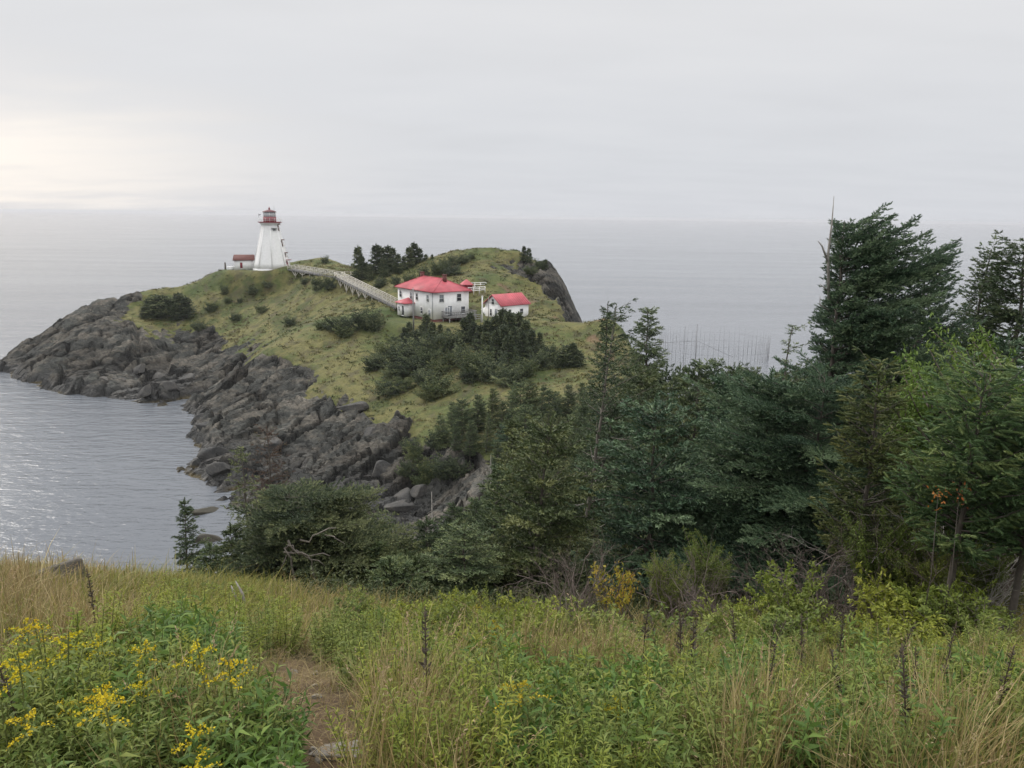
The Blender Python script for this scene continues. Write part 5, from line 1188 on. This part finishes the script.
# ---- goldenrod
m_stem = plain('green_stem', (.12, .14, .04), .7, .2, 8); m_stem_dry = plain('dry_stem', (.065, .045, .03), .8, .25, 8); m_stem_tan = plain('tan_stem', (.24, .18, .10), .8, .25, 8)
m_gold = leafy('goldenrod_flowers', [(0, (.38, .29, .015)), (.5, (.60, .46, .025)), (1, (.74, .60, .06))], trans=.25, objvar=.12, spec=.1)
m_gold_pale = leafy('fading_goldenrod', [(0, (.25, .23, .02)), (.5, (.40, .34, .03)), (1, (.50, .42, .05))], trans=.25, objvar=.12, spec=.1)
def goldenrod(seed, h=.6):
    rng = np.random.default_rng(seed); tb = MB(); lp = []; ld = []; fp = []; fd = []
    for st in range(1):
        a = rng.uniform(0, 6.28); q0 = np.array([math.cos(a), math.sin(a), 0])*rng.uniform(0, .06); ln = np.array([rng.normal(0, .12), rng.normal(0, .12), 1.]); hh = h*rng.uniform(.8, 1.05)
        def cv(s): s = np.asarray(s)[..., None]; return q0+ln*hh*s+np.array([rng_b, 0, 0])*s*s
        rng_b = rng.normal(.02, .03)
        tb.tube(cv(np.linspace(-.05, 1, 6)), np.linspace(.0042, .0022, 6), 5, False)
        m = 34; s = np.linspace(.15, .88, m); ang = np.arange(m)*2.4; lp.append(cv(s)); ld.append(np.c_[np.cos(ang), np.sin(ang), rng.normal(.25, .25, m)])
        for k in range(7):
            s0 = .80+.026*k; az = k*2.4+rng.uniform(-.3, .3); l = .085*(1.15-k/9)*rng.uniform(.8, 1.25); o = cv(s0); t = np.linspace(.12, 1, 13)[:, None]
            d = np.array([math.cos(az), math.sin(az), 0]); p_ = o+d*l*t+np.array([0, 0, 1.])*l*(.75*t-.62*t*t)
            tb.tube(np.vstack([o, p_[::4]]), .0012, 3, False)
            for r_ in range(2): fp.append(p_+rng.normal(0, .0042, p_.shape)+np.array([0, 0, .003])); fd.append(rng.normal(0, .7, p_.shape)+np.array([0, 0, .8]))
    lp, ld, fp, fd = map(np.concatenate, (lp, ld, fp, fd))
    return (raw_mesh('stem', np.concatenate(tb.V), list(tb.F.values()), None, True), leaf_mesh('foliage', lp, ld, rng.uniform(.045, .085, len(lp)), rng.normal(.45, .2, len(lp)), rng, .17, .25), leaf_mesh('flower_head', fp, fd, rng.uniform(.007, .0115, len(fp)), rng.normal(.5, .22, len(fp)), rng, .85))
def gr_thing(label, a, q, grp, fm):
    t = thing('goldenrod', label, 'goldenrod', q, 0, grp); link('stem', a[0], m_stem, t); link('foliage', a[1], m_leaf_mid, t); link('flower_head', a[2], fm, t); return t
GR = [Lazy(lambda l, q, g, a=a: gr_thing(l, a, q, g, m_gold)) for a in [goldenrod(400+i, .55) for i in range(5)]]
GRP = [Lazy(lambda l, q, g, a=a: gr_thing(l, a, q, g, m_gold_pale)) for a in [goldenrod(410+i, .5) for i in range(3)]]
for px, py in ((6, 635), (45, 642), (38, 660), (83, 647), (113, 647), (6, 670)): put(GR, px, py, .5, 'yellow goldenrod in bloom in the upper clump at the left edge', 'goldenrod of the upper left clump', 2)
for px, py in ((86, 685), (117, 691), (140, 680), (111, 715)): put(GR, px, py, .5, 'yellow goldenrod in bloom in the middle of the left clumps', 'goldenrod of the middle left clump', 2)
for px, py in ((211, 685), (243, 685), (214, 721)): put(GR, px, py, .5, 'yellow goldenrod in bloom just left of the lush herbs by the path', 'goldenrod near the path', 2)
for px, py in ((208, 754), (125, 760), (27, 717), (1, 697)): put(GR, px, py, .45, 'yellow goldenrod in bloom along the bottom left of the picture', 'goldenrod at the bottom left', 2)
for px, py in ((455, 640), (500, 640), (620, 690), (470, 605), (560, 690), (655, 690), (690, 600), (540, 625)): put(GRP, px, py, .45, 'fading yellow green goldenrod in the middle meadow', 'fading goldenrod of the middle meadow', 4)
# ---- leafy herbs
def herb(seed, h, leaf, stems, ratio, per=34):
    rng = np.random.default_rng(seed); tb = MB(); lp = []; ld = []; LL = []
    for st in range(stems):
        a = rng.uniform(0, 6.28); r_ = .10*math.sqrt(rng.random()); ln = np.array([math.cos(a)*.35*rng.random(), math.sin(a)*.35*rng.random(), 1.]); hh = h*rng.uniform(.65, 1.05); q0 = np.array([math.cos(a)*r_, math.sin(a)*r_, 0])
        tb.tube(q0+ln*hh*np.linspace(-.05, 1, 4)[:, None], np.linspace(.004, .0018, 4), 4, False)
        m = per; s = np.linspace(.12, 1, m); ang = np.arange(m)*2.4+rng.uniform(0, 6); lp.append(q0+ln*hh*s[:, None]); ld.append(np.c_[np.cos(ang), np.sin(ang), rng.normal(.35, .3, m)+.8*np.maximum(0, s-.85)*6]); LL.append(leaf*(1.1-.45*s)*rng.uniform(.8, 1.2, m))
    lp, ld, LL = map(np.concatenate, (lp, ld, LL))
    return raw_mesh('stem', np.concatenate(tb.V), list(tb.F.values()), None, True), leaf_mesh('foliage', lp, ld, LL, rng.normal(.5, .2, len(lp)), rng, ratio, .3)
def herb_thing(label, a, q, grp, mat, nm='leafy_herb', cat='herb'):
    t = thing(nm, label, cat, q, 0, grp); link('stem', a[0], m_stem, t); link('foliage', a[1], mat, t); return t
m_leaf_lush = leafy('lush_leaves', [(0, (.05, .095, .02)), (.5, (.11, .19, .036)), (1, (.22, .31, .065))], trans=.3, objvar=.15)
HL = [Lazy(lambda l, q, g, a=a: herb_thing(l, a, q, g, m_leaf_lush)) for a in [herb(500+i, .40, .085, 9, .24) for i in range(4)]]
HY = [Lazy(lambda l, q, g, a=a: herb_thing(l, a, q, g, m_leaf_lime, 'feathery_weed', 'weed')) for a in [herb(510+i, .44, .05, 11, .2, 60) for i in range(4)]]
HM = [Lazy(lambda l, q, g, a=a: herb_thing(l, a, q, g, m_leaf_mid, 'meadow_plant', 'wild plant')) for a in [herb(520+i, .42, .055, 11, .2, 54) for i in range(4)]]
def scatter(protos_, n, cu, cv, ru, rv, h, label, grp):
    for i in range(n):
        a = rs.uniform(0, 6.28); r_ = math.sqrt(rs.random())
        put(protos_, cu+ru*r_*math.cos(a), cv+rv*r_*math.sin(a), h, label, grp)
scatter(HL, 14, 238, 725, 34, 38, .36, 'lush green leafy herb beside the dirt path at the bottom', 'lush herbs beside the path')
scatter(HL, 14, 190, 640, 62, 18, .36, 'lush green leafy herb below the bright green rise on the left', 'lush herbs on the left')
scatter(HL, 16, 90, 705, 60, 45, .34, 'lush green herb under the goldenrod at lower left', 'lush herbs under the goldenrod')
scatter(HL, 16, 640, 700, 50, 40, .36, 'lush green leafy herb at the bottom right of centre', 'lush herbs right of centre')
scatter(HL, 9, 500, 660, 40, 30, .36, 'lush green herb in the middle meadow behind the straw tufts', 'lush herbs of the middle meadow')
scatter(HL, 14, 860, 690, 140, 45, .36, 'green leafy herb among the dark seed stalks', 'herbs among the seed stalks')
scatter(HY, 14, 205, 608, 95, 22, .36, 'bright yellow green herb on the rise before the stunted spruce', 'yellow green herbs on the left rise')
scatter(HY, 48, 480, 625, 120, 34, .40, 'yellow green herb on the meadow rim before the pale rocks', 'yellow green herbs on the central rim')
scatter(HM, 34, 590, 690, 120, 60, .36, 'mid green leafy herb in the thick growth right of centre', 'herbs right of centre')
scatter(HM, 50, 850, 675, 190, 75, .36, 'mid green herb in the thick growth on the right', 'herbs on the right')
scatter(HY, 26, 860, 660, 190, 70, .38, 'yellow green herb in the thick growth on the right', 'yellow green herbs on the right')
scatter(HM, 36, 130, 710, 140, 56, .36, 'mid green herb in the growth at lower left', 'herbs at lower left')
scatter(HM, 20, 330, 620, 90, 18, .40, 'mid green herb on the rim behind the dirt path', 'herbs behind the path')
# ---- dark seed stalks
def stalk(seed, h, dens=1.0):
    rng = np.random.default_rng(seed); tb = MB(); pb = []; pd_ = []; LL = []
    for st in range(1):
        ln = np.array([rng.normal(0, .1), rng.normal(0, .1), 1.]); hh = h*rng.uniform(.8, 1.05); q0 = np.array([rng.normal(0, .03), rng.normal(0, .03), 0]); cvx = rng.normal(0, .05)
        def cv(s): s = np.asarray(s)[..., None]; return q0+ln*hh*s+np.array([cvx, 0, 0])*s*s
        tb.tube(cv(np.linspace(-.05, 1, 7)), np.linspace(.0042, .0026, 7), 5)
        for k in range(int(20*dens)):
            s = .58+.42*k/20/dens; 
            for j in range(4): a = k*1.1+j*1.26; pb.append(cv(s)+rng.normal(0, .002, 3)); pd_.append([math.cos(a), math.sin(a), .7+rng.normal(0, .2)]); LL.append(.031*(1.15-.5*(k/20/dens))*rng.uniform(.7, 1.2)*(.35 if (k % 5) == 4 else 1))
        for k in range(5): a = rng.uniform(0, 6.28); pb.append(cv(rng.uniform(.2, .55))); pd_.append([math.cos(a), math.sin(a), -.4]); LL.append(.06)
    return raw_mesh('stem', np.concatenate(tb.V), list(tb.F.values()), None, True), leaf_mesh('seed_head', np.array(pb), np.array(pd_), np.array(LL), rng.normal(.4, .2, len(pb)), rng, .34, .1)
m_seed = leafy('dark_seed_pods', [(0, (.030, .025, .017)), (.6, (.062, .050, .034)), (1, (.13, .11, .075))], trans=.05, objvar=.2)
def st_thing(label, a, q, grp):
    t = thing('seed_stalk', label, 'dry plant', q, 0, grp); link('stem', a[0], m_stem_dry, t); link('seed_head', a[1], m_seed, t); return t
SK = [Lazy(lambda l, q, g, a=a: st_thing(l, a, q, g)) for a in [stalk(600+i, .72) for i in range(5)]]
for px, py in ((739, 622), (752, 620), (771, 622), (802, 628), (780, 640)): put(SK, px, py, .6, 'tall dark brown seed stalk in the row right of centre', 'seed stalks right of centre', 1)
for px, py in ((836, 634), (842, 655), (890, 640), (918, 655), (922, 685), (950, 655), (1004, 666)): put(SK, px, py, .55, 'dark brown seed stalk amid green growth on the right', 'seed stalks on the right', 2)
for px, py in ((650, 612), (660, 608), (676, 610), (683, 620), (692, 615), (640, 605), (698, 625), (670, 600), (905, 575), (915, 572), (948, 565), (960, 575), (1000, 560), (1010, 566), (990, 572)): put(SK, px, py, .65, 'grey brown seed stalk on the meadow rim before the dark wood', 'seed stalks on the rim', 3)
for px, py in ((88, 592), (28, 678), (427, 662), (505, 622)): put(SK, px, py, .5, 'dark seed stalk standing in the left half of the meadow', 'seed stalks in the left half', 2)
# ---- shrubs and dead brush along the rim
BL = [bush(700+i, .8, .45, 12, .05, 30) for i in range(3)]
def bush_at(px, pt, Y, h0, label, mat, grp=None, wide=1., name='leafy_bush', pr=None):
    b = base_at(px, Y); hh = max(.25, top_h(b, px, pt)); st, fo = (pr or BL)[int(rs.integers(3))]; s = hh/h0
    return place_bush(name, label, st, fo, mat, b, rs.uniform(0, 6.28), (s*wide, s*wide, s), grp)
for px, pt, Y in ((432, 592, 8.5), (452, 598, 8.2), (500, 586, 8.8), (516, 592, 8.5), (534, 590, 8.6), (455, 585, 9), (380, 600, 8.4)): bush_at(px, pt, Y, .8, 'small bright green bush on the meadow rim before the wood', m_leaf_lime, 'small bushes on the rim', .8)
for px, pt, Y in ((805, 558, 10), (815, 568, 9.5), (900, 570, 9.6), (935, 562, 9.8), (965, 566, 9.4), (1000, 575, 9.2), (770, 595, 9.3), (730, 590, 9.6)): bush_at(px, pt, Y, .8, 'bright leafy bush on the rim at the foot of the right hand wood', m_leaf_lime if rs.random() < .6 else m_leaf_mid, 'bushes at the foot of the wood', .9)
for px, pt, Y in ((165, 585, 9.5), (190, 582, 9.6), (215, 582, 9.4), (240, 588, 9.2), (150, 592, 9.0), (262, 598, 8.8), (200, 596, 8.4), (230, 604, 8.0)): bush_at(px, pt, Y, .8, 'low bright green bush forming the rise before the stunted spruce', m_leaf_lime if rs.random() < .5 else m_leaf_mid, 'low bushes on the left rise', 1.7)
BIG = [bush(720+i, 2.5, 1.1, 24, .05, 130, branch=8) for i in range(3)]
bush_at(992, 288, 12.6, 2.5, 'tallest lime green leafy bush behind the young spruces at the right', m_leaf_fresh, None, .8, 'tall_bush', BIG)
bush_at(968, 312, 12.3, 2.5, 'lime green bush between the young spruces and the tallest lime bush', m_leaf_fresh, None, .6, 'tall_bush', BIG)
bush_at(1022, 300, 12.0, 2.5, 'lime green leafy bush at the very right edge', m_leaf_fresh, None, .7, 'tall_bush', BIG)
BY = [bush(730+i, 1.2, .55, 6, .08, 13, branch=3) for i in range(3)]
bush_at(618, 545, 11.2, 1.2, 'sparse bush of yellow and orange leaves before the pale trunk', m_leaf_yel, None, .75, 'yellow_bush', BY)
bush_at(632, 548, 11.6, 1.2, 'yellow leaved bush close beside the orange yellow one', m_leaf_yel, None, .6, 'yellow_bush', BY)
for px, pt, Y, lab in ((938, 470, 10.2, 'small twig of orange leaves in the dark wood, left of two'), (959, 466, 10.3, 'small twig of orange leaves in the dark wood, right of two')):
    b = P(px, 494, 8.9); rr_ = np.random.default_rng(px); n = 26; p_ = rr_.normal(0, 1, (n, 3))*np.array([.055, .05, .07]); 
    z0 = Hs(b.x, b.y); tb = MB(); tb.tube(np.array([(0, 0, z0-b.z), (.05, 0, (z0-b.z)*.5), (0, 0, .05)]), [.012, .008, .003], 4)
    t = thing('orange_twig', lab, 'twig', b); link('stem', raw_mesh('stem', np.concatenate(tb.V), list(tb.F.values())), m_bark, t)
    link('leaves', leaf_mesh('leaves', p_, rr_.normal(0, 1, (n, 3)), rr_.uniform(.035, .06, n), rr_.normal(.5, .3, n), rr_, .5), m_leaf_orange, t)
for px, py, Y, sd, hh, lab in ((585, 520, 10.8, 1, 1.35, 'dead brown brush thicket below the pale trunk'), (565, 550, 10.2, 2, 1.0, 'low dead brush left of the yellow bushes'), (860, 500, 10.6, 3, 1.5, 'bare reddish dead bush before the tallest spruce'), (838, 520, 10.2, 7, 1.3, 'grey bare bush just left of the reddish dead bush'), (990, 485, 10.0, 4, 1.5, 'grey bare bush at the right before the young spruces'), (955, 520, 9.8, 8, 1.1, 'low grey dead brush below the orange leaves'),
                              (700, 540, 11.0, 5, 1.2, 'grey bare twigs at the foot of the central wood'), (745, 560, 10.5, 6, 1.0, 'low grey dead twigs right of the central wood foot'), (1018, 530, 9.6, 9, 1.1, 'bare grey bush cut by the right edge')):
    b = base_at(px, Y); solo('dead_bush', twiggy(800+sd, max(.6, top_h(b, px, py))*1.0, .45, 10, 4, .014), m_deadwood if sd in (4, 9) else m_deadtwig, lab, 'dead bush', b)
for px, Y, lab, k in ((233, 8.6, 'pale broken dead stick leaning on the left rise', 1), (228, 8.7, 'pale split dead stick beside the leaning one', 2)):
    b = base_at(px, Y); tb = MB(); tb.tube(np.array([(0, 0, -.1), (-.05*k, 0, .25), (-.13, .02, .48-.08*k)]), [.022, .017, .006], 5); o = tb.build('dead_stick', m_deadwood); o.location = b; tag(o, lab, 'stick')

scatter(HY, 26, 430, 700, 70, 60, .36, 'yellow green herb among the tawny tufts right of the path', 'yellow green herbs right of the path')
scatter(HY, 20, 600, 700, 110, 60, .38, 'yellow green herb in the thick growth right of centre', 'yellow green herbs right of centre')
scatter(HY, 20, 90, 660, 90, 60, .38, 'yellow green herb between the goldenrod clumps', 'yellow green herbs between the goldenrod')
scatter(HL, 10, 760, 700, 60, 50, .34, 'lush green herb at the foot of the seed stalk row', 'lush herbs under the seed stalks')

rimr = np.random.default_rng(77)
for k in range(34):
    px = 330+k*21+rimr.uniform(-8, 8); Y = rimr.uniform(7.4, 9.4); pt = float(np.interp(px, [330, 450, 560, 700, 1024], [596, 592, 606, 612, 596]))+rimr.uniform(-10, 18)
    bush_at(px, pt, Y, .8, 'small leafy bush in the ragged row along the meadow rim', (m_leaf_lime, m_leaf_mid, m_leaf_mid)[int(rimr.integers(3))], 'leafy bushes along the meadow rim', rimr.uniform(.8, 1.6), 'rim_bush')
for cu, cv, n in ((455, 665, 7), (600, 720, 9), (660, 660, 6), (720, 690, 7), (820, 720, 8), (900, 690, 8), (985, 690, 8), (165, 630, 7), (70, 680, 6), (540, 655, 6), (350, 625, 5), (770, 650, 6)):
    for k in range(n):
        q = Gh(cu+rimr.normal(0, 22), cv+rimr.normal(0, 12), .3)
        if q is None or path_dist(np.array([q.x]), np.array([q.y]))[0] < .34: continue
        st, fo = BL[int(rimr.integers(3))]; s_ = rimr.uniform(.38, .6)
        place_bush('leafy_clump', 'rounded leafy clump in the thick of the meadow', st, fo, (m_leaf_lime, m_leaf_mid, m_leaf_lush)[int(rimr.integers(3))], q, rimr.uniform(0, 6), (s_*1.1, s_*1.1, s_), 'leafy clumps of the meadow')

for k in range(16): put(tufts, 520+k*11, 625+rs.uniform(-12, 18), .5, 'tall tan grass tuft in the pale band right of centre', 'tan tufts of the pale band', 5, idx=(0, 1, 2, 3, 4)[k % 5])
for k in range(18): put(tufts, 715+k*18, 648+rs.uniform(-38, 40), .5, 'tall tan grass wisp standing over the green growth on the right', 'tan wisps on the right', 6, idx=(0, 3, 1, 4, 2)[k % 5], sc=(.6, .95))

for px, pt, Y, lab, mt in ((905, 478, 10.4, 'green leafy shrub in the dark under the young spruces, beside the orange twigs', m_leaf_mid), (945, 520, 10.0, 'green shrub below the orange twigs', m_leaf_mid), (1000, 512, 10.1, 'green shrub below the young spruce at the right edge', m_leaf_mid), (720, 520, 12.0, 'green shrub at the foot of the rounded spruce', m_leaf_mid), (680, 545, 11.5, 'low green shrub in the shade of the central wood', m_leaf_mid)):
    bush_at(px, pt, Y, 2.5, lab, mt, None, .62, 'green_shrub', BIG)
scatter(HL, 16, 560, 710, 60, 45, .38, 'dark lush herb between the tan band and the bottom of the picture', 'dark lush herbs at bottom centre')

for k in range(9):
    a = GP[min(3, k % 4)]; b_ = GP[min(4, k % 4+1)]; c = a.lerp(b_, rs.random()); x_, y_ = c.x+rs.normal(0, .09), c.y
    boulder((x_, y_, H(x_, y_)), rs.uniform(.015, .035), 'small pebble lying on the bare dirt path', 'pebbles on the dirt path', name='pebble', sink=.3, mat=m_stone)
